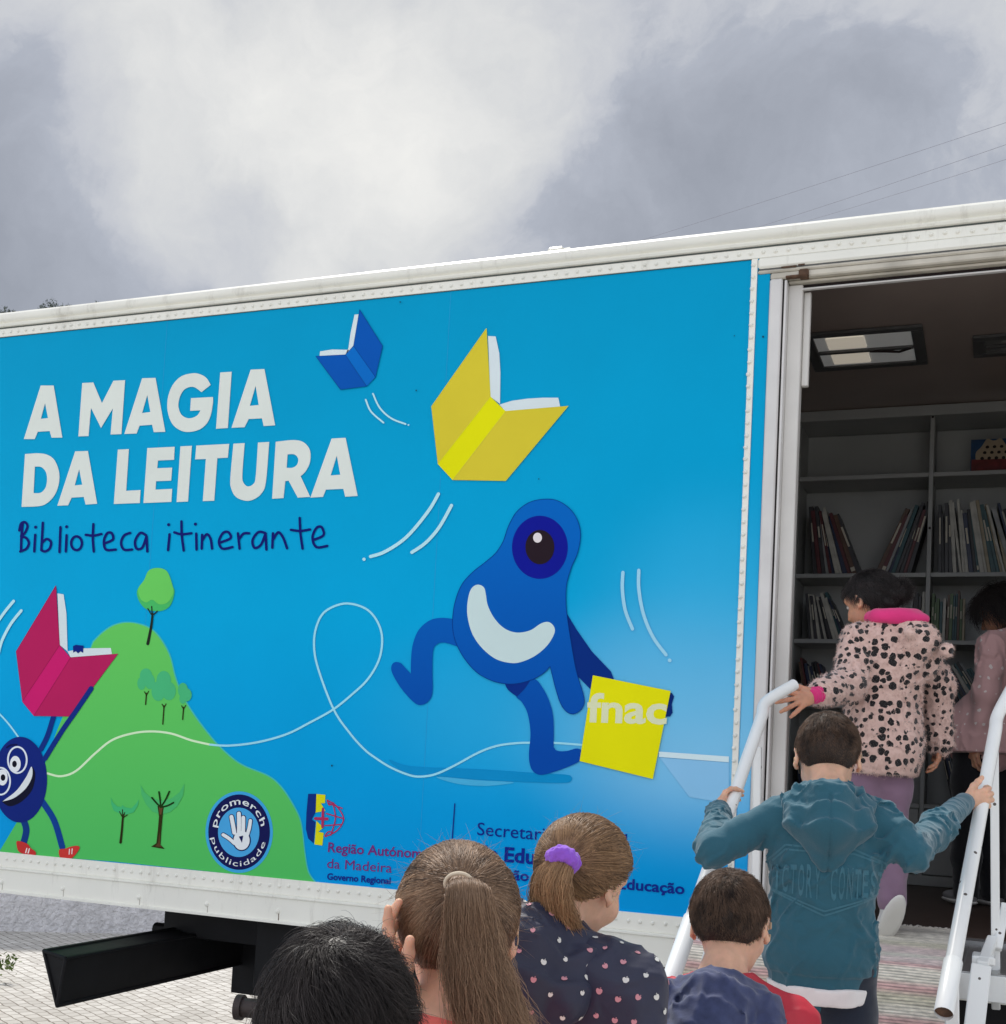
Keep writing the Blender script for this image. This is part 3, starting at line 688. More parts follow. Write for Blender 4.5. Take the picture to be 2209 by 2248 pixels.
# --- hill and trees picture
a = Art(1)
GREEN = (88, 184, 92)
def green_mat():
    m = mat('ink_green_hill', (88, 184, 92), rough=.45, spec=.06, var=0, k=1.4); N, Lk, b = nodes(m)
    tc = N.new('ShaderNodeTexCoord'); sp = N.new('ShaderNodeSeparateXYZ'); Lk.new(tc.outputs['Object'], sp.inputs[0]); r = N.new('ShaderNodeMapRange'); r.inputs['From Min'].default_value = 1.35; r.inputs['From Max'].default_value = 2.4; Lk.new(sp.outputs['Z'], r.inputs['Value'])
    cr = N.new('ShaderNodeValToRGB'); Lk.new(r.outputs[0], cr.inputs['Fac']); e = cr.color_ramp.elements; e[0].color = L3((76, 182, 92), 1.22); e[1].color = L3((98, 194, 90), 1.22); Lk.new(cr.outputs[0], b.inputs['Base Color']); return m
hillb = [(490, 500), (540, 450), (600, 412), (670, 398), (740, 410), (800, 440), (850, 500), (890, 580), (915, 680), (950, 770), (1000, 860), (1080, 970), (1160, 1060), (1260, 1140), (1400, 1200), (1470, 1260), (1530, 1350), (1568, 1430), (1583, 1520), (1592, 1600), (1610, 1700), (1648, 1757)]
low = [(1648, 1757), (1200, 1708), (600, 1646), (0, 1600), (0, 1590), (30, 1540), (90, 1440), (180, 1290), (300, 960), (400, 720)]
cc = catmull(hillb, False, 6) + [np.array(q, float) for q in low[1:]]
glow = mat('ink_glow', (40, 170, 160), rough=.36, k=1.4)
def offs(pts, d):
    cen = np.array([900, 1200.]); return [np.array(q) + (np.array(q) - cen) / np.linalg.norm(np.array(q) - cen) * d for q in pts]
c2 = catmull([(p[0] * 1.0 + (5 if p[0] > 670 else -5), p[1] - 5) for p in hillb], False, 6)
a.poly('B', [tuple(q) for q in c2] + [(1640, 1752), (480, 1600), (380, 800)], glow); a.up()
a.poly('B', [tuple(q) for q in cc], green_mat()); a.up()
DG = (64, 178, 112)
a.poly('B', [(720, 225), (722, 270), (750, 315), (790, 335), (850, 335), (890, 310), (910, 260), (908, 215), (850, 180), (760, 190)], (70, 182, 98), True); a.up()
a.poly('B', [(830, 112), (875, 130), (900, 190), (908, 240), (880, 290), (835, 302), (798, 278), (765, 292), (735, 270), (725, 220), (755, 175), (780, 125)], (104, 200, 92), True)
for blobs in (((765, 675, 32, 38), (742, 715, 22, 34), (785, 705, 26, 40)), ((858, 700, 38, 50), (830, 755, 36, 52), (885, 755, 36, 48)), ((958, 750, 26, 38), (978, 775, 26, 34), (958, 795, 18, 26))):
    for (x, y, rx, ry) in blobs: a.lay += .02; a.ell('B', x, y, rx, ry, (70, 178, 118))
a.up()
BR = (40, 40, 14)
a.stroke('B', [(800, 350), (792, 420), (775, 508)], 10, (30, 40, 30), w1=16)
for q in ((775, 325), (795, 313), (825, 338)): a.lay += .1; a.stroke('B', [(798, 362), q], 6, (30, 40, 30))
for (x, y, h) in ((768, 755, 70), (860, 820, 108), (962, 828, 75)):
    a.lay += .1; a.stroke('B', [(x, y + 12), (x - h * .06, y + h)], 7, (44, 52, 16)); a.stroke('B', [(x, y + 22), (x - 10, y + 4)], 5, (44, 52, 16)); a.stroke('B', [(x, y + 22), (x + 11, y + 2)], 5, (44, 52, 16))
a.poly('C', [(583, 120), (592, 145), (615, 168), (637, 170), (643, 160), (655, 172), (690, 178), (712, 155), (730, 130), (722, 165), (702, 198), (665, 210), (630, 205), (598, 190), (584, 155)], DG)
a.poly('C', [(737, 55), (760, 95), (795, 125), (850, 138), (900, 125), (940, 95), (967, 48), (960, 110), (930, 165), (890, 198), (845, 210), (800, 195), (765, 155), (742, 105)], (72, 176, 104)); a.up()
a.stroke('C', [(646, 212), (640, 290), (633, 356)], 10, BR, w1=13)
for q in ((628, 195), (643, 185), (655, 200), (668, 212)): a.lay += .05; a.stroke('C', [(645, 228), q], 5, BR)
a.poly('C', [(826, 165), (860, 165), (852, 230), (846, 300), (842, 368), (864, 390), (838, 386), (793, 378), (820, 360), (828, 290), (834, 220)], (44, 46, 14)); a.lay += .3
a.poly('C', [(833, 172), (854, 172), (846, 210), (838, 210)], (96, 66, 40)); a.poly('C', [(838, 300), (840, 366), (850, 380), (815, 376), (830, 358)], (84, 62, 36))
for q in ((797, 122), (834, 92), (888, 90), (910, 148)): a.lay += .05; a.stroke('C', [(843, 172), ((843 + q[0]) / 2 + 2, (172 + q[1]) / 2 + 4), q], 9, (22, 52, 12))
a.build('hill_picture')
# --- winding line
a = Art(3); LN = (150, 214, 232)
a.stroke('B', [(250, 1185), (320, 1200), (400, 1172), (500, 1080), (590, 1010), (700, 975), (800, 966), (900, 978), (1000, 1012), (1100, 1035)], 11, (205, 232, 190))
a.lay += .2
a.stroke('B', [(1100, 1035), (1200, 1040), (1350, 1022), (1500, 980), (1620, 920), (1745, 850), (1850, 765), (1918, 700), (1970, 620), (1995, 540), (1995, 450), (1960, 370), (1900, 318), (1800, 298), (1700, 340), (1655, 420), (1643, 520), (1665, 640), (1745, 850), (1830, 975), (1904, 1058), (1965, 1105), (2045, 1155), (2135, 1192), (2194, 1202), (2275, 1190), (2375, 1145), (2505, 1075), (2604, 1040), (2704, 1027), (2772, 1025), (2900, 1026), (3040, 1036)], 11, LN)
a.stroke('B', [(-60, 820), (0, 875), (50, 930), (98, 995)], 9, LN)
a.poly('E', [(1540, 1428), (1906, 1454), (1906, 1484), (1540, 1456)], (205, 226, 236))
a.build('winding_line')
a = Art(1)
a.poly('E', [(130, 1470), (250, 1505), (600, 1520), (900, 1540), (1050, 1548), (1083, 1560), (1083, 1580), (1050, 1592), (900, 1590), (600, 1575), (380, 1556), (290, 1556), (200, 1530)], (6, 138, 196), True); 
a.poly('E', [(380, 1560), (600, 1578), (780, 1588), (700, 1603), (600, 1607), (480, 1595)], (70, 172, 214), True); a.up()
a.poly('E', [(1545, 1460), (1906, 1486), (1906, 1700), (1700, 1666)], (134, 190, 226)); a.poly('K', [(245, 520), (420, 540), (380, 850), (230, 790), (150, 760)], (122, 184, 224)) if False else None
a.up(); a.poly('H', [(840, 240), (960, 190), (1100, 150), (1250, 120), (1420, 100), (1420, 240), (1300, 300), (1000, 320), (870, 290)], (42, 160, 220), False) if False else None
a.build('background_shapes')
# --- title
a = Art(4)
LET = [([(215, 468), (283, 468), (328, 740), (272, 741), (262, 706), (200, 710), (184, 748), (127, 748)], [(238, 560), (253, 638), (216, 642)], 0),
 ([(432, 455), (490, 452), (535, 560), (595, 443), (656, 440), (637, 722), (580, 724), (592, 588), (530, 690), (478, 585), (465, 732), (412, 734)], None, 0),
 ([(745, 430), (815, 428), (866, 710), (806, 712), (797, 673), (732, 678), (716, 719), (652, 721)], [(772, 518), (788, 606), (745, 612)], 0),
 ([(1103, 465), (1103, 465), (1082, 430), (1050, 410), (1010, 404), (950, 420), (905, 465), (880, 530), (878, 600), (900, 665), (940, 700), (985, 711), (1040, 700), (1080, 670), (1103, 625), (1115, 560), (1115, 528), (1115, 528), (1000, 534), (1000, 534), (996, 600), (996, 600), (1050, 598), (1050, 598), (1035, 622), (1010, 636), (980, 638), (950, 620), (935, 580), (940, 535), (960, 495), (990, 477), (1020, 478), (1055, 503), (1055, 503)], None, 1),
 ([(1153, 400), (1213, 396), (1193, 690), (1131, 694)], None, 0),
 ([(1312, 385), (1384, 382), (1440, 676), (1380, 680), (1371, 640), (1302, 643), (1280, 686), (1212, 689)], [(1338, 470), (1354, 570), (1308, 574)], 0),
 ([(133, 826), (133, 826), (205, 822), (255, 832), (290, 862), (312, 925), (308, 990), (285, 1045), (245, 1085), (200, 1099), (115, 1102), (115, 1102)], [(185, 892), (185, 892), (218, 894), (242, 920), (248, 960), (240, 1002), (215, 1028), (178, 1030), (178, 1030)], 1),
 ([(395, 812), (462, 810), (510, 1086), (450, 1090), (440, 1050), (377, 1054), (358, 1094), (302, 1096)], [(416, 905), (432, 986), (393, 990)], 0),
 ([(618, 803), (676, 800), (662, 1018), (737, 1014), (733, 1082), (597, 1087)], None, 0),
 ([(772, 795), (915, 788), (912, 856), (828, 860), (824, 900), (902, 897), (897, 965), (818, 968), (815, 1012), (902, 1008), (898, 1076), (752, 1082)], None, 0),
 ([(945, 786), (1005, 783), (985, 1074), (925, 1077)], None, 0),
 ([(1028, 782), (1200, 773), (1193, 845), (1138, 848), (1122, 1070), (1062, 1072), (1078, 852), (1022, 854)], None, 0),
 ([(1222, 772), (1222, 772), (1281, 769), (1281, 769), (1269, 930), (1274, 975), (1297, 995), (1325, 983), (1338, 945), (1350, 766), (1350, 766), (1409, 763), (1409, 763), (1392, 970), (1370, 1030), (1330, 1062), (1285, 1070), (1235, 1050), (1210, 1005), (1206, 950)], None, 1),
 ([(1443, 762), (1443, 762), (1540, 753), (1592, 767), (1622, 808), (1622, 868), (1600, 915), (1573, 942), (1573, 942), (1623, 1050), (1623, 1050), (1558, 1054), (1558, 1054), (1510, 965), (1510, 965), (1493, 968), (1493, 968), (1484, 1056), (1484, 1056), (1424, 1060), (1424, 1060)], [(1505, 828), (1505, 828), (1540, 828), (1560, 850), (1555, 880), (1532, 897), (1500, 898), (1500, 898)], 1),
 ([(1735, 745), (1808, 741), (1871, 1045), (1806, 1049), (1796, 1008), (1705, 1012), (1690, 1050), (1624, 1054)], [(1762, 835), (1780, 934), (1730, 938)], 0)]
for (o, h, sm) in LET: a.poly('A', o, (212, 218, 210), bool(sm), [h] if h else (), 5)
a.build('title_lettering')
a = Art(4); W_ = 13; NV = (14, 22, 104)
ST = [[(120, 1190), (114, 1260), (112, 1328)], [(103, 1225), (112, 1190), (132, 1182), (146, 1202), (132, 1238), (112, 1255), (138, 1264), (153, 1290), (140, 1320), (108, 1335)], [(186, 1248), (181, 1335)], [(226, 1185), (218, 1328)],
      [(220, 1292), (245, 1270), (268, 1285), (262, 1318), (238, 1335), (218, 1328)], [(318, 1208), (313, 1338)], [(350, 1250), (346, 1335)], [(490, 1192), (487, 1265), (492, 1335)], [(450, 1248), (490, 1252), (532, 1244)],
      [(550, 1292), (592, 1272), (586, 1240), (562, 1240), (545, 1280), (556, 1325), (607, 1325)], [(682, 1238), (650, 1252), (635, 1290), (650, 1325), (692, 1325)], [(765, 1250), (735, 1238), (708, 1280), (716, 1320), (745, 1315), (766, 1262), (768, 1262), (772, 1335)],
      [(888, 1245), (880, 1328)], [(950, 1178), (952, 1250), (962, 1330)], [(913, 1235), (950, 1245), (1002, 1240)], [(1027, 1242), (1029, 1325)], [(1058, 1248), (1056, 1320)], [(1058, 1278), (1082, 1245), (1102, 1268), (1110, 1320)],
      [(1146, 1290), (1206, 1266), (1196, 1235), (1168, 1238), (1146, 1282), (1164, 1320), (1217, 1312)], [(1245, 1240), (1254, 1320)], [(1250, 1272), (1274, 1242), (1304, 1240)], [(1387, 1238), (1352, 1234), (1322, 1275), (1332, 1316), (1365, 1300), (1388, 1246), (1390, 1246), (1394, 1325)],
      [(1428, 1240), (1425, 1315)], [(1430, 1272), (1455, 1235), (1480, 1260), (1502, 1318)], [(1568, 1160), (1572, 1240), (1583, 1320)], [(1522, 1222), (1570, 1228), (1622, 1220)], [(1636, 1276), (1692, 1250), (1682, 1208), (1655, 1213), (1635, 1262), (1655, 1312), (1712, 1306)]]
for q in ((188, 1208), (350, 1206)): a.ell('A', q[0], q[1], 8, 8, NV)
for i, s_ in enumerate(ST):
    if i == 12: a.build('subtitle_lettering'); a = Art(4); [a.ell('A', q[0], q[1], 8, 8, NV) for q in ((883, 1195), (1023, 1192))]
    a.lay += .03; a.stroke('A', s_, W_, NV)
a.build('subtitle_lettering'); a = Art(4)
a.stroke('A', [(402 + 28 * math.cos(t * .7), 1292 + 36 * math.sin(t * .7)) for t in range(9)], W_, NV, True, True)
a.build('subtitle_lettering')
# --- books
def book(cov1, spine, cov2, pages, c1, c2, name, motion, cr, wd, edge):
    a = Art(5)
    for pg in pages: a.poly(cr, pg, (206, 218, 220))
    a.up()
    a.poly(cr, cov1, c1); a.poly(cr, cov2, c1); a.poly(cr, spine, c2); a.up()
    for pl in (cov1, cov2, spine): a.lay += .1; a.stroke(cr, pl, 2.2, edge, False, True)
    for (pts, dot) in motion:
        a.lay += .1; a.stroke(cr, pts, wd, (178, 222, 236))
        if dot: a.ell(cr, dot[0], dot[1], wd * .5, wd * .5, (178, 222, 236))
    a.build(name)
book([(335, 72), (455, 262), (418, 425), (303, 262)], [(303, 262), (418, 425), (372, 473), (260, 308)], [(260, 308), (372, 473), (235, 490), (105, 315)], [[(308, 98), (330, 96), (303, 262), (260, 308), (276, 272), (288, 190)], [(128, 290), (190, 280), (280, 282), (260, 308), (125, 313)]],
     (4, 82, 170), (6, 104, 188), 'blue_book_picture', [([(405, 512), (440, 585), (500, 640), (575, 670)], (590, 675)), ([(367, 543), (395, 605), (460, 663)], None)], 'D', 9, (4, 60, 130))
book([(997, 170), (1018, 527), (743, 878), (710, 578)], [(1018, 527), (1097, 603), (820, 962), (743, 878)], [(1097, 603), (1425, 575), (1098, 966), (820, 962)], [[(1005, 210), (1045, 212), (1064, 300), (1070, 400), (1068, 565), (1018, 527)], [(1065, 568), (1130, 548), (1210, 537), (1290, 532), (1372, 532), (1382, 578), (1097, 605)]],
     (208, 192, 52), (220, 218, 10), 'yellow_book_picture', [([(747, 1035), (690, 1130), (580, 1260), (470, 1335), (392, 1362)], (358, 1376)), ([(815, 1095), (750, 1210), (680, 1290), (608, 1340)], None)], 'D', 17, (212, 208, 60))
# --- round smiling picture figure holding a pink book (drawn, flat)
a = Art(5); DB = (14, 36, 116)
a.stroke('B', [(215, 1060), (250, 990), (282, 890)], 26, (12, 46, 124)); a.stroke('C', [(122, 230), (140, 290), (126, 358)], 34, (12, 54, 124)); a.stroke('C', [(215, 130), (285, 240), (328, 380)], 32, (12, 60, 136)); a.up()
a.ell('B', 108, 1218, 141, 224, DB, 60); a.up()
a.poly('B', [(168, 1152), (188, 1190), (172, 1270), (120, 1330), (60, 1357), (22, 1340), (22, 1325), (90, 1300), (150, 1220)], (14, 16, 40), True); a.up()
a.poly('B', [(168, 1150), (172, 1200), (140, 1262), (80, 1312), (25, 1330), (25, 1326), (90, 1275), (140, 1205)], (214, 220, 222), True)
a.ell('B', 84, 1136, 28, 42, (222, 226, 228)); a.ell('B', 16, 1206, 28, 42, (222, 226, 228)); a.up(); a.ell('B', 80, 1136, 12, 17, (14, 16, 30)); a.ell('B', 20, 1207, 12, 17, (14, 16, 30))
a.ring('B', 95, 1115, 49, 68, 9, (214, 222, 230)); a.lay += .2; a.ring('B', 8, 1226, 49, 70, 9, (214, 222, 230)); a.stroke('B', [(40, 1050), (60, 1038), (92, 1035)], 8, (8, 14, 70))
a.poly('C', [(95, 348), (92, 375), (102, 402), (130, 416), (185, 422), (190, 405), (165, 385), (145, 362)], (188, 50, 48), True); a.poly('C', [(313, 395), (322, 436), (378, 438), (418, 390), (412, 374), (380, 376), (345, 388)], (196, 54, 50), True); a.up()
for (x, y) in ((145, 395), (158, 397)): a.stroke('C', [(x, y - 8), (x - 6, y + 14)], 6, (226, 214, 210))
for (x, y) in ((368, 395), (382, 393)): a.stroke('C', [(x, y - 4), (x - 2, y + 22)], 5, (226, 214, 210))
a.build('round_figure_picture')
book([(295, 205), (315, 515), (120, 810), (88, 548)], [(315, 515), (372, 580), (180, 885), (120, 810)], [(372, 580), (620, 560), (375, 888), (180, 885)], [[(303, 245), (335, 250), (350, 350), (356, 548), (315, 515)], [(355, 548), (440, 532), (582, 530), (588, 562), (372, 580)]],
     (176, 30, 88), (196, 28, 104), 'pink_book_picture', [([(75, 285), (30, 340), (-20, 410)], None), ([(115, 335), (60, 405), (15, 490), (-5, 560)], None)], 'B', 15, (150, 24, 76))
a = Art(8); a.stroke('B', [(238, 1108), (330, 960), (400, 860), (480, 742)], 26, (14, 44, 124))
a.poly('B', [(385, 520), (400, 514), (440, 518), (438, 556), (425, 548), (412, 558), (400, 548), (386, 554)], (10, 34, 120)); a.build('raised_arm_picture')
# --- one-eyed picture figure running with a yellow square
a = Art(5); BF = (0, 76, 166); BE = (0, 52, 130)
def body_mat():
    m = mat('ink_figure_blue', BF, rough=.45, spec=.06, var=0, k=1.42); N, Lk, b = nodes(m); tc = N.new('ShaderNodeTexCoord'); sp = N.new('ShaderNodeSeparateXYZ'); Lk.new(tc.outputs['Object'], sp.inputs[0])
    r = N.new('ShaderNodeMapRange'); r.inputs['From Min'].default_value = 1.9; r.inputs['From Max'].default_value = 2.75; Lk.new(sp.outputs['Z'], r.inputs['Value']); cr = N.new('ShaderNodeValToRGB'); Lk.new(r.outputs[0], cr.inputs['Fac'])
    e = cr.color_ramp.elements; e[0].color = L3((0, 70, 160), 1.2); e[1].color = L3((0, 98, 184), 1.2); Lk.new(cr.outputs[0], b.inputs['Base Color']); return m
BM = body_mat()
a.poly('E', [(1062, 710), (1110, 790), (1190, 905), (1290, 1010), (1305, 1048), (1190, 1110), (1112, 1030), (1080, 900)], (2, 44, 122))
a.poly('E', [(1580, 1120), (1608, 1122), (1620, 1140), (1608, 1180), (1612, 1225), (1598, 1246), (1570, 1245)], (4, 40, 110)); a.up()
leg = [(465, 735), (465, 735), (400, 730), (340, 745), (285, 795), (255, 870), (246, 950), (245, 1022), (245, 1022), (215, 990), (190, 965), (160, 962), (143, 985), (152, 1028), (200, 1105), (260, 1170), (295, 1185), (335, 1168), (358, 1120), (358, 1000), (362, 900), (385, 866), (425, 860), (490, 880), (490, 880), (560, 820)]
a.poly('E', leg, BM, True)
fl = [(800, 1070), (885, 1048), (930, 1090), (970, 1170), (990, 1260), (991, 1405), (991, 1405), (1010, 1424), (1060, 1425), (1115, 1412), (1148, 1436), (1130, 1475), (1080, 1502), (1000, 1532), (930, 1550), (890, 1537), (868, 1500), (862, 1440), (870, 1330), (855, 1230), (825, 1170), (795, 1138)]
a.poly('E', fl, BM, True); a.up()
a.poly('E', [(735, 1072), (735, 1072), (800, 1072), (868, 1058), (868, 1058), (840, 1100), (800, 1142), (800, 1142), (755, 1108)], (4, 44, 126), True); a.up()
body = [(955, 110), (1020, 122), (1080, 165), (1118, 225), (1132, 300), (1117, 390), (1085, 465), (1060, 555), (1056, 640), (1062, 720), (1078, 830), (1108, 1000), (1148, 1135), (1147, 1190), (1110, 1228), (1068, 1226), (1032, 1185), (1005, 1110), (973, 983), (973, 983), (940, 1018), (880, 1052), (785, 1075), (690, 1065), (600, 1022), (535, 955), (490, 880), (468, 810), (464, 735), (476, 650), (510, 560), (565, 495), (640, 435), (690, 390), (728, 330), (756, 250), (800, 175), (870, 125)]
a.poly('E', body, BM, True); a.up()
a.stroke('E', body, 3, BE, True, True)
a.ell('E', 920, 362, 146, 165, (14, 22, 140), 56); a.up(); a.ell('E', 920, 361, 76, 90, (38, 26, 34)); a.up(); a.ell('E', 908, 312, 23, 26, (222, 214, 214)); a.lay -= 2
a.poly('E', [(600, 557), (628, 572), (638, 610), (648, 665), (682, 732), (735, 785), (800, 807), (870, 795), (925, 760), (965, 752), (993, 775), (995, 812), (960, 872), (900, 925), (830, 958), (770, 966), (690, 945), (620, 890), (570, 820), (545, 740), (540, 670), (552, 600), (572, 567)], (196, 216, 214), True)
a.lay += 3; a.poly('E', [(1197, 1030), (1603, 1112), (1510, 1572), (1128, 1478)], (224, 220, 8)); a.up()
a.text('fnac', (1164, 1270), (1582, 1282), 150, (214, 218, 178), .026, 'E')
o = a.build('running_figure_picture')
a = Art(6); MLn = (150, 206, 228)
a.stroke('E', [(1353, 493), (1350, 580), (1365, 690), (1403, 788)], 18, MLn); a.stroke('E', [(1436, 482), (1436, 580), (1460, 710), (1510, 830), (1578, 923)], 18, MLn); a.ell('E', 1597, 952, 10, 10, MLn); a.build('motion_lines')
for q in ((915, 858, 2.6), (730, 1681, 3), (1613, 738, 2), (1676, 740, 3.5), (880, 664, 2.5), (1184, 1052, 2.2)): a = Art(9); a.ell('N', q[0], q[1], q[2] * .6, q[2] * .7, (20, 60, 84), 8); a.build('scuff_mark')
# --- round emblem
a = Art(4); a.ell('C', 1252, 302, 176, 213, (60, 160, 214), 60); a.up(); a.ell('C', 1252, 302, 161, 197, (18, 22, 78), 60); a.up(); a.ell('C', 1250, 303, 108, 129, (70, 160, 214), 50); a.up()
hand = [([(1228, 305), (1222, 270), (1213, 222)], 21), ([(1252, 300), (1253, 260), (1252, 205)], 21), ([(1274, 300), (1275, 262), (1275, 226)], 20), ([(1296, 315), (1306, 280), (1312, 242)], 18), ([(1228, 360), (1200, 335), (1170, 316)], 18)]
for (p_, w_) in hand: a.lay += .02; a.stroke('C', p_, w_ + 8, (18, 22, 78))
a.ell('C', 1266, 345, 48, 56, (18, 22, 78)); a.up()
for (p_, w_) in hand: a.lay += .02; a.stroke('C', p_, w_, (218, 224, 226))
a.lay += .2; a.ell('C', 1266, 345, 42, 50, (218, 224, 226)); a.up(); a.poly('C', [(1252, 325), (1275, 320), (1268, 358)], (18, 22, 78))
a.arc('promerch', 1252, 302, 134, 163, -82, 78, .23, (218, 224, 226), .01); a.arc('publicidade', 1252, 302, 134, 163, 262, 108, .19, (218, 224, 226), .0, inward=True)
a.build('round_emblem')
# --- government mark
a = Art(3); YL = (214, 210, 20); RD = (170, 44, 88)
a.poly('C', [(1612, 102), (1655, 102), (1652, 195), (1630, 235), (1650, 250), (1640, 360), (1612, 335), (1600, 285), (1603, 200)], (12, 44, 120)); a.poly('C', [(1655, 103), (1702, 107), (1700, 150), (1678, 152), (1702, 190), (1650, 200)], YL); a.poly('C', [(1655, 243), (1692, 278), (1665, 300), (1693, 306), (1686, 372), (1645, 366)], YL); a.up()
for p_ in ([(1712, 135), (1762, 168), (1797, 232), (1765, 292), (1703, 325)], [(1715, 150), (1790, 178)], [(1708, 205), (1800, 232)], [(1700, 268), (1788, 262)], [(1740, 148), (1755, 230), (1730, 318)], [(1712, 135), (1722, 160), (1745, 150)], [(1700, 322), (1718, 300), (1745, 306)]): a.lay += .04; a.stroke('C', p_, 6, RD)
a.lay += .2; a.stroke('C', [(1650, 231), (1712, 233)], 15, RD, False); a.lay += .1; a.stroke('C', [(1690, 180), (1687, 275)], 13, RD, False)
a.build('government_emblem'); a = Art(3)
MG = (112, 44, 116)
a.text('Região Autónoma', (525, 286), (1050, 322), 52, MG, .015, 'G'); a.build('government_lettering'); a = Art(3); a.text('da Madeira', (520, 370), (858, 395), 52, MG, .0, 'G'); a.build('government_lettering'); a = Art(3); a.text('Governo Regional', (520, 430), (852, 454), 34, (20, 40, 130), .028, 'G')
a.build('government_lettering'); a = Art(3); a.stroke('G', [(1188, 35), (1172, 260), (1160, 420)], 6, (20, 40, 130), False); a.build('dividing_line'); a = Art(3)
NB = (14, 38, 130)
a.text('Secretaria Regional', (1048, 1833), (1376, 1860), 29, NB, .0); a.build('government_lettering'); a = Art(3); a.text('de Educação,', (1048, 1886), (1296, 1907), 32, NB, .03); a.build('government_lettering'); a = Art(3); a.text('Direção Regional de Educação', (1048, 1925), (1503, 1963), 23, NB, .022)
a.build('government_lettering')
# ============================================================ BOOKSHELF + BOOKS
SY = 2.14; SB = DEP - .052
def zz_(px, py): return onY(px, py, SY)[2]
XB = onY(2043, 1100, SY)[0]; XA = onY(1738, 1400, SY)[0]; W1 = XB - XA; XC = XB + W1; XZ = XA - W1
rows = [zz_(1900, 1046), zz_(1900, 1262), zz_(1850, 1407), zz_(2100, 1556), zz_(2010, 1768)]
ztop = CZ - .004
shelf_m = mat('shelf_white', (178, 180, 178), rough=.5, var=.06, vscale=4, k=.9)
sh = empty('bookshelf', (XB, SB, FLOOR), 'white built-in bookshelf along the far wall inside the trailer', 'bookshelf')
T = .011
def divider(X): mb = MB(); mb.box(X - T, X + T, SY, SB, FLOOR + .05, ztop - .06, shelf_m, .002); return mb
for X in (XZ, XA, XB, XC, XC + W1): 
    mb = divider(X)
    if X in (XB,): 
        for z in (rows[0] + .3, rows[1] + .24, rows[3] + .1): mb.dome((X, SY - .0005, z), .007, (0, -1, 0), gap, .2)
    mb.build('divider', sh)
mb = MB(); mb.box(XZ, XC + W1, SY - .003, SB, ztop - .055, ztop, shelf_m, .002); mb.build('top_board', sh)
mb = MB(); mb.box(XZ, XC + W1, SB - .008, SB, FLOOR + .02, ztop - .06, shelf_m); mb.box(XZ, XC + W1, SB - .012, SB - .0085, rows[0] + .33, rows[0] + .336, mid_grey); mb.build('back_board', sh)
cols = [XZ, XA, XB, XC, XC + W1]
for c in range(4):
    for r in rows:
        mb = MB(); mb.box(cols[c] + T + .001, cols[c + 1] - T - .001, SY + .001, SB - .014, r - .013, r + .009, shelf_m, .0015); mb.build('shelf', sh)
    mb = MB(); x0, x1 = cols[c] + T + .001, cols[c + 1] - T - .001; xm = (x0 + x1) / 2
    for (a, b_) in ((x0 + .003, xm - .0015), (xm + .0015, x1 - .003)):
        mb.box(a, b_, SY + .004, SY + .018, FLOOR + .06, rows[4] - .018, shelf_m, .002)
        mb.dome(((b_ - .02) if a < xm - .01 else a + .02, SY + .004, rows[4] - .06), .008, (0, -1, 0), mid_grey, .7)
    mb.build('cupboard_door', sh)
mb = MB(); mb.box(XZ, XC + W1, SY + .001, SB - .02, FLOOR + .003, FLOOR + .055, shelf_m, .002); mb.build('plinth', sh)

BC = {'dark grey': (58, 58, 62), 'black': (30, 30, 34), 'navy blue': (36, 48, 78), 'off-white': (188, 186, 176), 'brown': (92, 66, 50), 'dull green': (84, 108, 70), 'teal': (44, 86, 92), 'maroon': (92, 40, 44), 'pale grey': (148, 150, 150), 'beige': (160, 148, 122)}
ORD = ['first', 'second', 'third', 'fourth', 'fifth', 'sixth', 'seventh', 'eighth', 'ninth', 'tenth', 'eleventh', 'twelfth', 'thirteenth', 'fourteenth', 'fifteenth', 'sixteenth', 'seventeenth', 'eighteenth', 'nineteenth', 'twentieth']
page_m = mat('book_pages', (206, 200, 184), rough=.9, var=.08, vscale=40); blab = mat('spine_label', (206, 206, 200), rough=.7)
def one_book(x, z, th, h, d, lean, colr, label, group, yf=None):
    cm = mat('cover_' + colr.replace(' ', '_'), BC[colr], rough=.45, var=.25, vscale=14)
    y0 = SY + .035 + RNG.uniform(-.012, .02) if yf is None else yf
    cl, sn = math.cos(lean), math.sin(lean); A = np.array([[cl, 0, sn], [0, 1, 0], [-sn, 0, cl]])
    pz = z + abs(sn) * th / 2 + .0005
    def g(cx, cy, cz, hx, hy, hz, m, b_=.001):
        c = np.array([x, y0, pz]) + A @ np.array([cx, cy, cz]); mb.obox(c, (hx, hy, hz), A, m, b_)
    mb = MB(); t = .0018
    g(-th / 2 + t / 2, d / 2, h / 2, t / 2, d / 2, h / 2, cm, .0004); g(th / 2 - t / 2, d / 2, h / 2, t / 2, d / 2, h / 2, cm, .0004); g(0, t / 2, h / 2, th / 2 - t, t / 2, h / 2, cm, .0004)
    g(0, d / 2, h / 2, th / 2 - t, d / 2 - t - .002, h / 2 - .003, page_m, .0004)
    q = RNG.uniform(); 
    if q < .16: g(0, -.0003, .028, th / 2 - .001, .0004, .011, page_m, .0001)
    if q > .4: g(0, -.0003, h * .62, th * .22, .0004, h * RNG.uniform(.08, .2), page_m if colr not in ('off-white', 'pale grey', 'beige') else cm, .0001)
    o = mb.build('book', origin=(x, y0, pz)); tag(o, label, 'book', group); return o
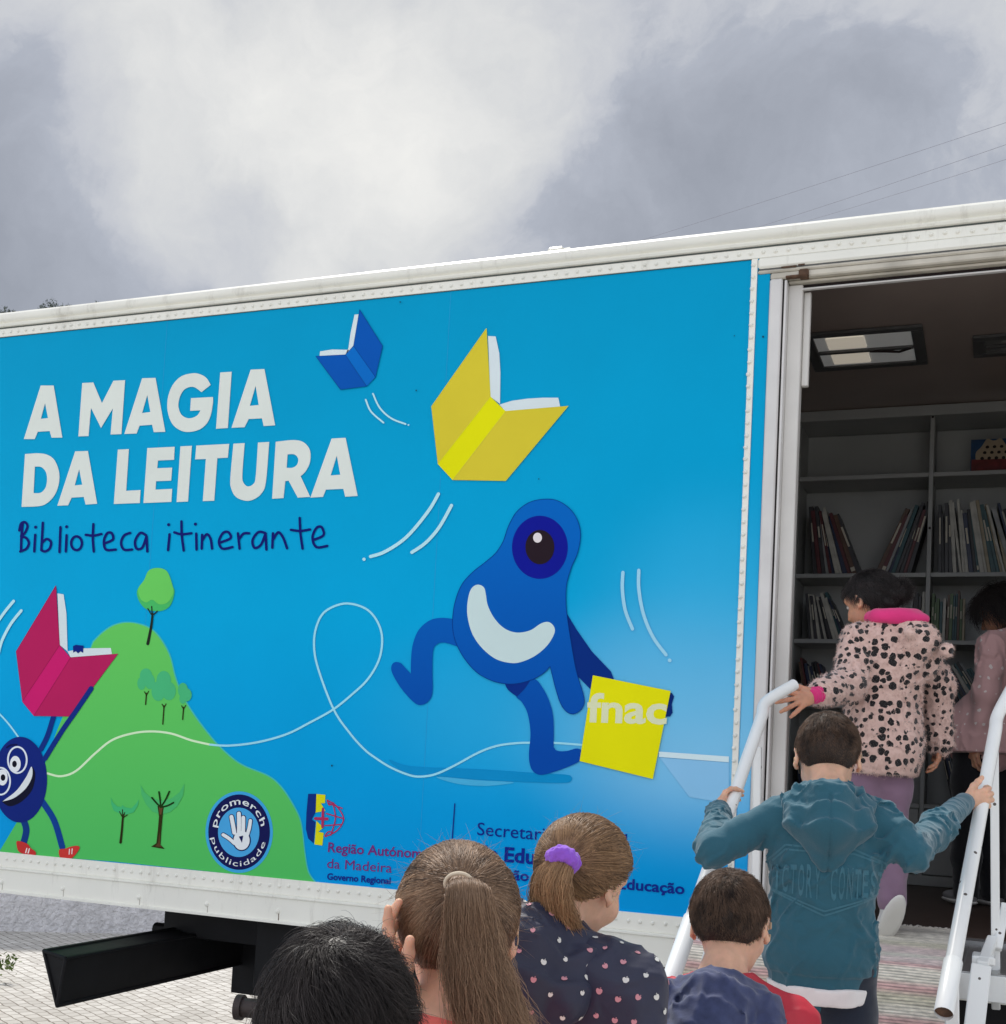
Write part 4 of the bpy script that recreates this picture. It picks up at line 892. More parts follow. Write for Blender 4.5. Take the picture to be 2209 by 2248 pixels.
def book_run(x0, x1, z, lean0, lean1, hr, thr, palette, place, group, dmax=.2):
    """packed run; lean >0 = tops towards +x"""
    x = x0; items = []
    while x < x1 - .008:
        th = RNG.uniform(*thr); t = (x - x0) / (x1 - x0); ln = lean0 + (lean1 - lean0) * t + RNG.normal(0, .012); w_ = th / math.cos(ln) + .0015
        items.append((x + w_ / 2, th, ln, RNG.uniform(*hr), palette[RNG.integers(len(palette))])); x += w_
    n = len(items)
    for i, (x, th, ln, h, c) in enumerate(items):
        side = 'left' if i < n / 2 else 'right'; k = i if side == 'left' else n - 1 - i
        one_book(x, z, th, h, RNG.uniform(.16, dmax), ln, c, '%s book, %s from %s %s' % (c, ORD[min(k, 19)], side, place), group)
D_ = ['dark grey', 'black', 'navy blue', 'brown', 'dark grey', 'off-white', 'maroon', 'teal', 'pale grey']
E_ = ['dark grey', 'navy blue', 'off-white', 'teal', 'pale grey', 'black', 'off-white', 'beige']
G_ = ['dull green', 'off-white', 'beige', 'pale grey', 'dull green', 'teal', 'brown']
T2_ = T + .004
z1, z2, z3, z4 = (r + .009 for r in rows[1:])
def xm(cx): return onY(1600 + cx * .31985, 1250, SY)[0]
book_run(XA + T2_ + .08, xm(915), z1, -.10, -.40, (.31, .38), (.012, .024), D_, 'of the second-shelf group beside the door jamb', 'books leaning left on the second shelf')
book_run(xm(1000), xm(1250), z1, .40, .20, (.32, .39), (.012, .022), D_, 'of second-shelf books slanting towards the divider', 'books leaning right on the second shelf')
book_run(XB + T2_ + .03, XC - T2_ - .03, z1, -.02, -.42, (.31, .39), (.010, .022), E_, 'on second shelf right of the divider', 'books on the second shelf right of the divider')
book_run(XA + T2_ + .07, xm(830), z2, -.10, -.42, (.21, .27), (.009, .016), E_, 'of third-shelf books left of the spotted-coat girl', 'books on the third shelf left of the divider')
book_run(xm(1240), XB - T2_, z2, .05, .02, (.2, .26), (.010, .018), D_, 'on third shelf touching the divider on its left', 'upright books on the third shelf left of the divider')
book_run(XB + T2_, xm(1640), z2, .0, .01, (.18, .27), (.009, .016), G_, 'on third shelf right of the divider', 'upright books on the third shelf right of the divider')
book_run(XB + T2_ + .13, XB + .42, z3, -.45, -.62, (.22, .27), (.008, .015), E_, 'on fourth shelf between the two girls', 'steeply leaning books on the fourth shelf')
book_run(XB + T2_ + .13, XB + .46, z4, -.22, -.50, (.25, .30), (.008, .014), E_, 'of fanned books on the cupboard top', 'fanned books on the cupboard top')
book_run(XA + T2_ + .06, XA + .22, z3, -.2, -.3, (.2, .26), (.010, .018), D_, 'on fourth shelf behind the left handrail', 'books behind the handrail end')
book_run(XA + T2_ + .06, XA + .30, z4, -.2, -.3, (.2, .26), (.010, .018), D_, 'on cupboard top near the door jamb', 'books on the cupboard top behind the boy')
# display picture book on the first shelf, right
def display_book():
    c = onY(2170, 995, SY + .06); z = rows[0] + .010; mb = MB(); x0 = onY(2132, 980, SY + .06)[0]; w_ = .36; h = zz_(2150, 953) - z - .01
    bl = mat('display_blue', (22, 66, 108), rough=.35, var=.3, vscale=20); rd = mat('display_red', (112, 36, 36), rough=.4, var=.3, vscale=30); wh = mat('display_cream', (176, 158, 132), rough=.5)
    th = .1; A = np.array([[1, 0, 0], [0, math.cos(th), math.sin(th)], [0, -math.sin(th), math.cos(th)]]); o = np.array([x0 + w_ / 2, SY + .07, z + h / 2 + .004])
    def g(x, y, zc, hx, hy, hz, m): mb.obox(o + A @ np.array([x, y, zc]), (hx, hy, hz), A, m, .0006)
    g(0, .006, 0, w_ / 2, .006, h / 2, bl); g(0, -.0012, -h * .3, w_ / 2 - .004, .0009, h * .19, rd)
    pts = []
    for i in range(24): a = i / 23 * math.pi; pts.append(o + A @ np.array([-.07 + .085 * math.cos(a) * (1 + .06 * math.sin(5 * a)), -.0026, -h * .12 + .11 * math.sin(a) * (1 + .1 * math.sin(7 * a))]))
    mb.add(pts, [tuple(range(24))], wh)
    for i in range(4):
        for j in range(3):
            mb.dome(o + A @ np.array([-.125 + .034 * i + .012 * j, -.003, -h * .09 + .03 * j]), .009, (0, -1, 0), gap, .05)
    tag(mb.build('picture_book', origin=o), 'large blue and red picture book shown face-out on the first shelf', 'book')
display_book()
def card():
    c = onY(1600 + 490 * .32, 900 + 1800 * .32, SY + .02); mb = MB(); wm = mat('card_white', (190, 190, 184), rough=.6)
    A = np.array([[.93, 0, -.36], [0, 1, 0], [.36, 0, .93]]); z = z3
    c = np.array([c[0], SY + .02, z3 + .055]); mb.obox(c, (.028, .004, .045), A, wm, .001)
    for (x, zz, s_) in ((-.012, .022, .006), (.004, .024, .006), (-.006, .006, .006), (.004, -.02, .013)): mb.obox(c + A @ np.array([x, -.0045, zz]), (s_, .0006, s_ * .8), A, gap, .0002)
    tag(mb.build('game_card_box', origin=c), 'small white printed box standing by the hand on the handrail', 'box')
card()

# ============================================================ STAIRS
st = empty('access_stairs', (-.35, -.9, gz(-.9)), 'white metal access stairs with a platform and two tubular handrails at the trailer door', 'stairs')
rail_m = mat('rail_paint', (232, 233, 230), rough=.28, var=.04, vscale=4, bump=.1, bscale=30, k=1.1, dist=.002, coat=.2)
N, Lk, b = nodes(rail_m)   # small dark chips in the paint
_tc = N.new('ShaderNodeTexCoord'); _v = N.new('ShaderNodeTexVoronoi'); _v.inputs['Scale'].default_value = 21; Lk.new(_tc.outputs['Object'], _v.inputs['Vector'])
_c = N.new('ShaderNodeMath'); _c.operation = 'LESS_THAN'; _c.inputs[1].default_value = .10; Lk.new(_v.outputs['Distance'], _c.inputs[0])
_m = N.new('ShaderNodeMix'); _m.data_type = 'RGBA'; _m.inputs['B'].default_value = L3((84, 76, 70)); Lk.new(b.inputs['Base Color'].links[0].from_socket, _m.inputs['A']); Lk.new(_c.outputs[0], _m.inputs['Factor']); Lk.new(_m.outputs['Result'], b.inputs['Base Color'])
sleeve = mat('rail_sleeve', (236, 238, 236), rough=.35, k=1.1, bump=.1, bscale=60, dist=.001)
def rail(pts, ys, split):
    w_ = [onY(*p, y) for p, y in zip(pts, ys)]; mb = MB()
    c = catmull([w_[0], w_[1], w_[1] + (w_[2] - w_[1]) * .06], False, 8) + [w_[1] + (w_[2] - w_[1]) * t for t in (.1, .3, .5, .7, split)]
    mb.tube(c, .0188, rail_m, 18); o = mb.build('handrail', st, auto=50)
    mb = MB(); d = w_[2] - w_[1]; a = w_[1] + d * (split - .01); e = w_[2]; L_ = np.linalg.norm(d); u = d / L_
    mb.tube([a, a + u * .004, e - u * .004, e], [.0198, .0222, .0222, .0210], sleeve, 18, cap=False); mb.tube([e - u * .010, e - u * .0095], .0208, rust, 18); mb.build('end_sleeve', o, auto=50)
    return w_
RLp = rail([(1744, 1503), (1684, 1540), (1462, 2182)], [-.44, -.54, -1.53], .80)
RRp = rail([(2228, 1500), (2192, 1568), (2072, 2226)], [-.40, -.50, -1.45], .87)
PX0, PX1 = -.80, .13; PZ = .99; PY = -.66
alu = mat('aluminium_tread', (176, 176, 174), rough=.35, metal=.85, bump=.8, bscale=45, dist=.004)
mb = MB(); mb.box(PX0 + .03, PX1 - .03, PY, -.03, PZ - .03, PZ - .008, alu, .002)
for i in range(26): 
    x = PX0 + .05 + i * .034; mb.bar((x, PY + .01, PZ - .0065), (x + .012, -.05, PZ - .0065), .006, .003, alu, bev=.001)
mb.build('platform', st)
mb = MB(); mb.box(PX0, PX0 + .028, PY - .01, -.03, PZ - .085, PZ - .008, rail_m, .003); mb.box(PX1 - .028, PX1, PY - .01, -.03, PZ - .085, PZ - .008, rail_m, .003); mb.box(PX0 + .03, PX1 - .03, PY - .012, PY - .002, PZ - .085, PZ - .012, rail_m, .002); mb.build('platform_frame', st)
for k in range(3):
    z = PZ - .26 * (k + 1); y = PY - .02 - .24 * k; mb = MB(); mb.box(PX0 + .04, PX1 - .04, y - .24, y - .01, z - .03, z, alu, .003); mb.build('tread', st)
for x in (PX0 + .013, PX1 - .013):
    mb = MB(); mb.bar((x, PY - .02, PZ - .06), (x, PY - .98, gz(PY - .98) + .03), .024, .12, rail_m, up=(0, .6, 1)); mb.build('stringer', st)
def post(px, top, bot, Y, w_=.026):
    a = onY(px[0], top, Y); b_ = onY(px[1], bot, Y); mb = MB(); mb.bar(a, b_, w_, w_, rail_m, up=(0, 1, 0)); mb.build('post', st)
post((2183, 2187), 1600, 2216, -.56, .024); post((1664, 1658), 1640, 2110, -.56, .024)
mb = MB(); a = onY(2190, 2085, -.60); mb.bar(onY(2208, 1985, -.5), a, .024, .02, rail_m, up=(0, 1, 0)); mb.bar(onY(2155, 2120, -.80), onY(2120, 2420, -.95), .052, .03, rail_m, up=(0, 1, 0)); mb.obox(onY(2160, 2105, -.72), (.03, .05, .012), np.eye(3), rail_m, .004)
mb.bar(onY(2180, 2060, -.58), onY(2158, 2118, -.80), .018, .03, rail_m, up=(1, 0, 0)); mb.build('brace', st)
mb = MB(); mb.bar(onY(2090, 2150, -1.12), onY(2092, 2420, -1.12), .034, .03, rail_m, up=(0, 1, 0)); mb.build('post', st)
# bottle-green skirting etc. not visible; rug
def rug():
    x0, x1 = onZ(1990, 2030, PZ)[0] - .62, onZ(2102, 2100, PZ + .01)[0]
    prof = []   # (y, z, s)
    s = 0; y = .13; z = FLOOR + .008; path = [(.13, FLOOR + .008), (-.05, FLOOR + .006), (-.08, PZ + .004), (PY + .02, PZ + .004), (PY - .02, PZ - .006), (PY - .035, PZ - .04), (PY - .055, .80)]
    pts = [np.array(p) for p in path]; L_ = [0]
    for i in range(len(pts) - 1): L_.append(L_[-1] + np.linalg.norm(pts[i + 1] - pts[i]))
    ny = 330; nx = 56; V = []; F = []
    for j in range(ny + 1):
        t = L_[-1] * j / ny; i = min(np.searchsorted(L_, t, side='right') - 1, len(pts) - 2); q = pts[i] + (pts[i + 1] - pts[i]) * (t - L_[i]) / (L_[i + 1] - L_[i])
        for k in range(nx + 1):
            u = k / nx; x = x0 + (x1 - x0) * u + .006 * math.sin(t * 23) * (1 if u > .5 else -1) * abs(u - .5) * 2
            rip = .0032 * math.sin(t * 2 * math.pi / .0105 + .8 * math.sin(u * 9 + t * 14)); wob = .004 * math.sin(t * 17 + u * 5) * math.sin(u * 7 + 1)
            if i >= 4: V.append((x, q[0] - abs(rip) - abs(wob), q[1]))
            else: V.append((x, q[0], q[1] + abs(rip) + abs(wob)))
    for j in range(ny):
        for k in range(nx): a = j * (nx + 1) + k; F.append((a, a + nx + 1, a + nx + 2, a + 1))
    m = mat('rag_rug', (206, 196, 180), rough=.95, var=.1, vscale=60, bump=.5, bscale=160, dist=.003); N, Lk, b = nodes(m)
    tc = N.new('ShaderNodeTexCoord'); sp = N.new('ShaderNodeSeparateXYZ'); Lk.new(tc.outputs['Object'], sp.inputs[0])
    ad = N.new('ShaderNodeMath'); ad.operation = 'ADD'; Lk.new(sp.outputs['Y'], ad.inputs[0]); Lk.new(sp.outputs['Z'], ad.inputs[1])
    nz = N.new('ShaderNodeTexNoise'); nz.inputs['Scale'].default_value = 1; nz.inputs['Detail'].default_value = 5; mp = N.new('ShaderNodeMapping'); mp.inputs['Scale'].default_value = (4, 40, 40); Lk.new(tc.outputs['Object'], mp.inputs[0]); Lk.new(mp.outputs[0], nz.inputs['Vector'])
    sc_ = N.new('ShaderNodeMath'); sc_.operation = 'MULTIPLY_ADD'; Lk.new(nz.outputs['Fac'], sc_.inputs[0]); sc_.inputs[1].default_value = .012; Lk.new(ad.outputs[0], sc_.inputs[2])
    mr = N.new('ShaderNodeMapRange'); mr.inputs['From Min'].default_value = -.26; mr.inputs['From Max'].default_value = .80; Lk.new(sc_.outputs[0], mr.inputs['Value'])
    cr = N.new('ShaderNodeValToRGB'); Lk.new(mr.outputs[0], cr.inputs['Fac']); cr.color_ramp.interpolation = 'EASE'; e = cr.color_ramp.elements
    cream = L3((232, 224, 210), 1.2); pink = L3((214, 176, 172), 1.2); pale = L3((230, 210, 204), 1.15); grn = L3((214, 208, 186), 1.15)
    stops = [(0, cream), (.05, pink), (.075, cream), (.12, grn), (.15, pink), (.175, cream), (.21, cream), (.232, pink), (.255, pale), (.36, cream), (.43, pale), (.5, pale), (.62, grn), (.74, cream), (.9, L3((200, 194, 184)))]
    e[0].position = 0; e[0].color = stops[0][1]; e[1].position = 1; e[1].color = cream
    for (p_, c_) in stops[1:]: q = e.new(p_); q.color = c_
    mx = N.new('ShaderNodeMix'); mx.data_type = 'RGBA'; mx.blend_type = 'MULTIPLY'; mx.inputs['Factor'].default_value = 1.
    sn = N.new('ShaderNodeMath'); sn.operation = 'MULTIPLY'; sn.inputs[1].default_value = 2 * math.pi / .0105; Lk.new(ad.outputs[0], sn.inputs[0]); sn2 = N.new('ShaderNodeMath'); sn2.operation = 'SINE'; Lk.new(sn.outputs[0], sn2.inputs[0]); sr = N.new('ShaderNodeMapRange'); sr.inputs['From Min'].default_value = -1.; sr.inputs['From Max'].default_value = .2; sr.inputs['To Min'].default_value = .55; sr.inputs['To Max'].default_value = 1.; Lk.new(sn2.outputs[0], sr.inputs['Value'])  # shade between the ribs painted into the colour as dark bands
    n3 = N.new('ShaderNodeTexNoise'); n3.inputs['Scale'].default_value = 1; n3.inputs['Detail'].default_value = 3; mp3 = N.new('ShaderNodeMapping'); mp3.inputs['Scale'].default_value = (38, 110, 110); Lk.new(tc.outputs['Object'], mp3.inputs[0]); Lk.new(mp3.outputs[0], n3.inputs['Vector']); r3 = N.new('ShaderNodeMapRange'); r3.inputs['From Min'].default_value = .3; r3.inputs['From Max'].default_value = .7; r3.inputs['To Min'].default_value = .72; r3.inputs['To Max'].default_value = 1.2; Lk.new(n3.outputs['Fac'], r3.inputs['Value'])
    pr = N.new('ShaderNodeMath'); pr.operation = 'MULTIPLY'; Lk.new(r3.outputs[0], pr.inputs[0]); Lk.new(sr.outputs[0], pr.inputs[1]); Lk.new(cr.outputs[0], mx.inputs['A']); Lk.new(pr.outputs[0], mx.inputs['B']); Lk.new(mx.outputs['Result'], b.inputs['Base Color'])
    o = npmesh('rag_rug', np.array(V), np.array(F), m, origin=((x0 + x1) / 2, PY, PZ)); tag(o, 'cream woven rag rug with pink stripes over the stair platform', 'rug')
    mb = MB(); fm = mat('fringe_dark', (60, 52, 50), rough=1); fw = mat('fringe_white', (206, 200, 192), rough=1)
    for i in range(120):
        x = x0 + (x1 - x0) * i / 119; p = np.array([x, path[-1][0] - .002, path[-1][1] + .004]); q = p + np.array([RNG.normal(0, .006), -.004, -RNG.uniform(.015, .03)])
        mb.tube([p, (p + q) / 2 + np.array([RNG.normal(0, .003), -.003, 0]), q], [.0022, .0022, .0012], fm if i % 3 else fw, 4)
    for i in range(160):
        x = x0 + (x1 - x0) * i / 159; p = np.array([x, .128, FLOOR + .009]); q = p + np.array([RNG.normal(0, .008), RNG.uniform(.008, .022), RNG.uniform(-.004, .007)])
        mb.tube([p, (p + q) / 2 + np.array([RNG.normal(0, .004), 0, .003]), q], [.0028, .0026, .0015], fw, 4)
    mb.build('fringe', o)
rug()
# ============================================================ PEOPLE
UP = np.array([0., 0., 1.])
def unit(v): v = np.array(v, float); return v / np.linalg.norm(v)
def rotax(v, ax, a): ax = unit(ax); v = np.array(v, float); return v * math.cos(a) + np.cross(ax, v) * math.sin(a) + ax * ax.dot(v) * (1 - math.cos(a))
def skin_mat(name, col, red):
    m = mat(name, col, rough=.5, var=.13, vscale=38, bump=.25, bscale=420, dist=.0012, spec=.35); N, Lk, b = nodes(m)
    b.inputs['Subsurface Weight'].default_value = .45; b.inputs['Subsurface Radius'].default_value = (.012, .004, .002); b.inputs['Subsurface Scale'].default_value = 1.
    return m
SK = skin_mat('skin_fair', (224, 178, 150), 0); SK2 = skin_mat('skin_tan', (204, 150, 122), 0)
def hair_mat(name, root, tip, rough=.35, sp=.5):
    m = mat(name, root, rough=rough, var=.0, spec=sp); N, Lk, b = nodes(m); at_ = N.new('ShaderNodeAttribute'); at_.attribute_name = 'rnd'
    mx = N.new('ShaderNodeMix'); mx.data_type = 'RGBA'; mx.inputs['A'].default_value = L3(root); mx.inputs['B'].default_value = L3(tip); Lk.new(at_.outputs['Fac'], mx.inputs['Factor']); Lk.new(mx.outputs['Result'], b.inputs['Base Color'])
    return m
H_BLACK = hair_mat('hair_black', (16, 14, 15), (78, 70, 68), .5, .4); H_DARK = hair_mat('hair_dark_brown', (40, 30, 25), (150, 120, 98), .5, .35); H_BROWN = hair_mat('hair_brown', (66, 48, 36), (204, 168, 136), .45, .45); H_LIGHT = hair_mat('hair_light_brown', (80, 58, 40), (208, 166, 122), .45, .45)

class Frame:
    def __init__(s, c, yaw, pitch=0., roll=0., sc=1.):
        # yaw: 0 faces +Y, positive turns to the left (-X); pitch>0 looks down
        f = np.array([-math.sin(yaw), math.cos(yaw), 0.]); r = np.array([math.cos(yaw), math.sin(yaw), 0.])
        f2 = rotax(f, r, -pitch); u2 = rotax(UP, r, -pitch)
        if roll: r = rotax(r, f2, roll); u2 = rotax(u2, f2, roll)
        s.c = np.array(c, float); s.A = np.column_stack([r, f2, u2]); s.s = sc
    def __call__(s, x, y, z): return s.c + s.A @ (np.array([x, y, z]) * s.s)
    def to(s, p): return ((p - s.c) @ s.A) / s.s

def add_head(S, F, neck_to, ears=True, nr=.042):
    k = F.s; A = F.A
    S.ell(F(0, -.008, .022), np.array([.070, .087, .080]) * k, A, .01)
    S.ell(F(0, .022, -.030), np.array([.056, .060, .076]) * k, A, .02)
    S.ell(F(0, .045, -.082), np.array([.022, .024, .018]) * k, A, .02)
    S.ell(F(0, .070, .034), np.array([.045, .016, .02]) * k, A, .012)
    for sx in (-1, 1):
        S.ell(F(.034 * sx, .050, -.030), np.array([.026, .028, .028]) * k, A, .012)
    S.cap(F(0, .082, .008), F(0, .098, -.020), .008 * k, .0105 * k, .008)
    for sx in (-1, 1): S.cut(F(.028 * sx, .089, .010), np.array([.012, .009, .0055]) * k, A, .004)
    S.ell(F(0, .083, -.050), np.array([.019, .009, .006]) * k, A, .004); S.ell(F(0, .081, -.059), np.array([.015, .009, .006]) * k, A, .004)
    S.cut(F(0, .094, -.0545), np.array([.02, .008, .0015]) * k, A, .002)
    if ears:
        for sx in (-1, 1):
            d = rotax(A[:, 1], A[:, 2], -.45 * sx)    # ears stand away from the skull
            n = np.cross(A[:, 2], d) ; B = np.column_stack([n, d, A[:, 2]])
            c = F(.0755 * sx, -.006, -.006)
            S.ell(c, np.array([.0055, .017, .028]) * k, B, .006)
            S.cut(c + A[:, 0] * sx * .006 * k + A[:, 1] * .004 * k, np.array([.006, .009, .017]) * k, B, .004)
            S.ell(F(.072 * sx, .004, -.030), np.array([.005, .007, .008]) * k, A, .004)
    S.chain([F(0, -.022, -.04), F(0, -.028, -.085) * .6 + np.array(neck_to) * .4, np.array(neck_to)], [nr * k * 1.02, nr * k * .92, nr * k * 1.1], .02)
def eyes(F, person, lashes=True):
    mb = MB(); ew = mat('eye_white', (190, 184, 178), rough=.2); ei = mat('eye_iris', (60, 42, 30), rough=.15)
    for sx in (-1, 1):
        c = F(.028 * sx, .0725, .010); 
        for (r, m, o) in ((.0088, ew, 0), ):
            V = []; Fc = []; n = 10
            for i in range(7):
                for j in range(n):
                    th = math.pi * i / 6; ph = 2 * math.pi * j / n; V.append(c + F.A @ (np.array([math.sin(th) * math.cos(ph), math.cos(th), math.sin(th) * math.sin(ph)]) * r * F.s))
            for i in range(6):
                for j in range(n): Fc.append((i * n + j, i * n + (j + 1) % n, (i + 1) * n + (j + 1) % n, (i + 1) * n + j))
            mb.add(V, Fc, m)
        mb.dome(F(.028 * sx, .0812, .010), .0042 * F.s, F.A[:, 1], ei, .2)
    mb.build('eye', person, smooth=True)

def fingers(S, wrist, d, nrm, k=1., side=1, curl=(.5, .6, .5), spread=.10, thumb=(.55, .3), pal=.062):
    """hand: d = direction of the fingers, nrm = direction the palm faces, side=+1 thumb towards cross(d,nrm)"""
    d = unit(d); nrm = np.array(nrm, float); nrm = unit(nrm - d * nrm.dot(d)); x = np.cross(d, nrm) * side
    A = np.column_stack([x, d, nrm]); w = np.array(wrist, float)
    S.ell(w + d * .034 * k, np.array([.027, .036, .0125]) * k, A, .008)
    S.cap(w, w + d * .02 * k, .0185 * k, .018 * k, .01)
    offs_ = (.0225, .0078, -.0070, -.0205); ln = (.92, 1.0, .95, .78)
    for i, (ox, l) in enumerate(zip(offs_, ln)):
        p = w + d * (pal - (.004 if i in (0, 3) else 0) - (.005 if i == 3 else 0)) * k + x * ox * k; dd = rotax(d, nrm, -spread * (1.2 - i * .8) * side)
        pts = [p - dd * .012 * k, p]; r = [.0078, .0078]; ax = np.cross(nrm, dd) * -1
        for j, (L_, c) in enumerate(zip((.030, .020, .016), curl if not isinstance(curl[0], (tuple, list)) else curl[i])):
            ax = unit(np.cross(dd, nrm)); dd = rotax(dd, ax, c) if np.dot(rotax(dd, ax, c), nrm) > np.dot(dd, nrm) - 1e-6 or c < 0 else rotax(dd, ax, -c)
            nrm2 = nrm; p = p + dd * L_ * k * l; pts.append(p); r.append((.0073, .0067, .0056)[j])
            nrm = unit(nrm) 
        # (bend accumulates because dd is rotated about a fixed finger axis)
        S.chain(pts, [q * k for q in r], .0035)
    b = w + d * .014 * k + x * .018 * k; t1 = unit(d * .75 + x * thumb[0] * 1.3 + nrm * thumb[1]); t2 = unit(t1 * .8 + d * .45 + nrm * thumb[1] * .6)
    S.chain([b, b + t1 * .030 * k, b + t1 * .030 * k + t2 * .022 * k, b + t1 * .030 * k + t2 * .042 * k], [.0115 * k, .0095 * k, .0083 * k, .0066 * k], .006)

def strands(name, parent, m, roots, dirs, length, seg, step_fn, w0=.00042, seed=0, lenvar=.3, w1=None):
    """roots, dirs (n,3); step_fn(P, D, t, idx) -> new D.  Thin three-sided strands."""
    rg = np.random.default_rng(seed); n = len(roots); L_ = length * (1 - lenvar * rg.uniform(size=n)) if np.isscalar(length) else length
    P_ = roots.copy(); D = dirs.copy(); pts = [P_.copy()]
    for k in range(seg):
        D = step_fn(P_, D, (k + 1) / seg, np.arange(n)); D /= np.linalg.norm(D, axis=1, keepdims=True) + 1e-9
        P_ = P_ + D * (L_ / seg)[:, None]; pts.append(P_.copy())
    pts = np.stack(pts, 1); return strand_mesh(name, parent, m, pts, w0, rg, w1)
def strand_mesh(name, parent, m, pts, w0, rg, w1=None):
    n, K, _ = pts.shape; T_ = np.gradient(pts, axis=1); T_ /= np.linalg.norm(T_, axis=2, keepdims=True) + 1e-9
    ref = rg.normal(size=(n, 1, 3)); X = np.cross(T_, ref); X /= np.linalg.norm(X, axis=2, keepdims=True) + 1e-9; Y = np.cross(T_, X)
    wd = np.linspace(1, .25 if w1 is None else w1, K)[None, :, None] * w0 * rg.uniform(.7, 1.3, (n, 1, 1))
    V = np.stack([pts + wd * (X * math.cos(a) + Y * math.sin(a)) for a in (0, 2.0944, 4.1888)], 2)   # n,K,3,3
    idx = np.arange(n * K * 3).reshape(n, K, 3); a = idx[:, :-1]; b_ = idx[:, 1:]
    F = np.concatenate([np.stack([a[..., i], a[..., (i + 1) % 3], b_[..., (i + 1) % 3], b_[..., i]], -1).reshape(-1, 4) for i in range(3)])
    base = np.clip(.55 * rg.beta(2, 3, n) + .30 + .42 * vnoise(pts[:, 0], 120, 3) + .25 * vnoise(pts[:, K // 2], 260, 4) - .14, 0, 1); attr = np.repeat(base, K * 3)
    return npmesh(name, V.reshape(-1, 3), F, m, parent, attr=attr)

def scalp(F, n, keep, rg, infl=.004):
    """random roots on the cranium ellipsoid, kept where keep(local) is true"""
    out = []; c = np.array([0, -.008, .022]); r = np.array([.070, .087, .080]) + infl
    while sum(len(o) for o in out) < n:
        q = rg.normal(size=(4 * n, 3)); q /= np.linalg.norm(q, axis=1, keepdims=True); p = q * r + c; out.append(p[keep(p)])
    P_ = np.concatenate(out)[:n]; nn = (P_ - c) / r ** 2; nn /= np.linalg.norm(nn, axis=1, keepdims=True); return P_, nn
def scalp_norm(p, infl=0.):
    c = np.array([0, -.008, .022]); r = np.array([.070, .087, .080]) + infl; q = (p - c) / r; rad = np.linalg.norm(q, axis=1); nn = (p - c) / r ** 2; nn /= np.linalg.norm(nn, axis=1, keepdims=True); return rad, nn
# hairline: local point p carries hair when above this surface
def hairline(p, short=True):
    x, y, z = p[:, 0], p[:, 1], p[:, 2]
    low = np.where(y > .045, .062 + 0 * y, np.where(y > .0, -.002 + (y) * 1.1, np.where(y > -.035, .012 + y * .9, -.050 + 0 * y)))
    low = np.where(y > .045, .050 + (y - .045) * .3, low)
    low = np.where((y <= -.0) & (y > -.035), -.0 + y * 1.4, low)
    return z > low
def cap_mesh(F, m, infl=.007, line=hairline, extra=None, h=.004):
    S = SDF(h); S.ell(F(0, -.008, .022), (np.array([.070, .087, .080]) + infl) * F.s, F.A, 0)
    if extra: extra(S)
    def disp(P_):
        L_ = F.to(P_); return np.where(line(L_), 0., .03)
    V, Fc = S.mesh(disp); return V, Fc

def short_hair(person, F, m, length, lift, whorl, n, seed, infl=.006, mess=.25, w0=.00045, lowcrop=True, spiral=.5):
    rg = np.random.default_rng(seed); P_, nn = scalp(F, n, hairline, rg, infl - .002); wp = unit(np.array(whorl) - np.array([0, -.008, .022])) ; wp = wp * (np.array([.07, .087, .08]) + infl) + np.array([0, -.008, .022])
    d = P_ - wp; d -= nn * (d * nn).sum(1, keepdims=True); d /= np.linalg.norm(d, axis=1, keepdims=True) + 1e-6; d = d + spiral * np.cross(nn, d)
    cl = vnoise(P_, 70, seed)[:, None]; t2 = np.cross(nn, d)
    nearw = np.exp(-(np.linalg.norm(P_ - wp, axis=1, keepdims=True) / .014) ** 2); cl3 = vnoise(P_, 150, seed + 2)[:, None]; d = d + t2 * (cl * 2 + cl3 * 1.6) * mess + rg.normal(size=P_.shape) * (mess * .5 + nearw * 2.); d -= nn * (d * nn).sum(1, keepdims=True); d /= np.linalg.norm(d, axis=1, keepdims=True)
    zf = np.clip((P_[:, 2] + .055) / .10, .25, 1.) if lowcrop else np.ones(n)     # shorter towards the nape
    L_ = length * zf * rg.uniform(.65, 1.1, n); lf = (lift * (.6 + .8 * rg.uniform(size=n)))[:, None]
    D = d + nn * (lf * (1 + .9 * cl3 + .6 * cl))
    W = lambda q: q @ F.A.T
    P_w = F.c + W(P_ * F.s); Dw = W(D)
    def step(Pn, Dn, t, i):
        rad, n2 = scalp_norm(F.to(Pn), infl - .001); n2 = W(n2); push = np.clip(1.06 - rad, 0, 1)[:, None] * 6
        return Dn + n2 * (push - .22) + np.array([0, 0, -.10]) + rg.normal(size=Dn.shape) * .05
    strands('hair_strands', person, m, P_w, Dw, L_ * F.s, 6, step, w0 * F.s, seed)
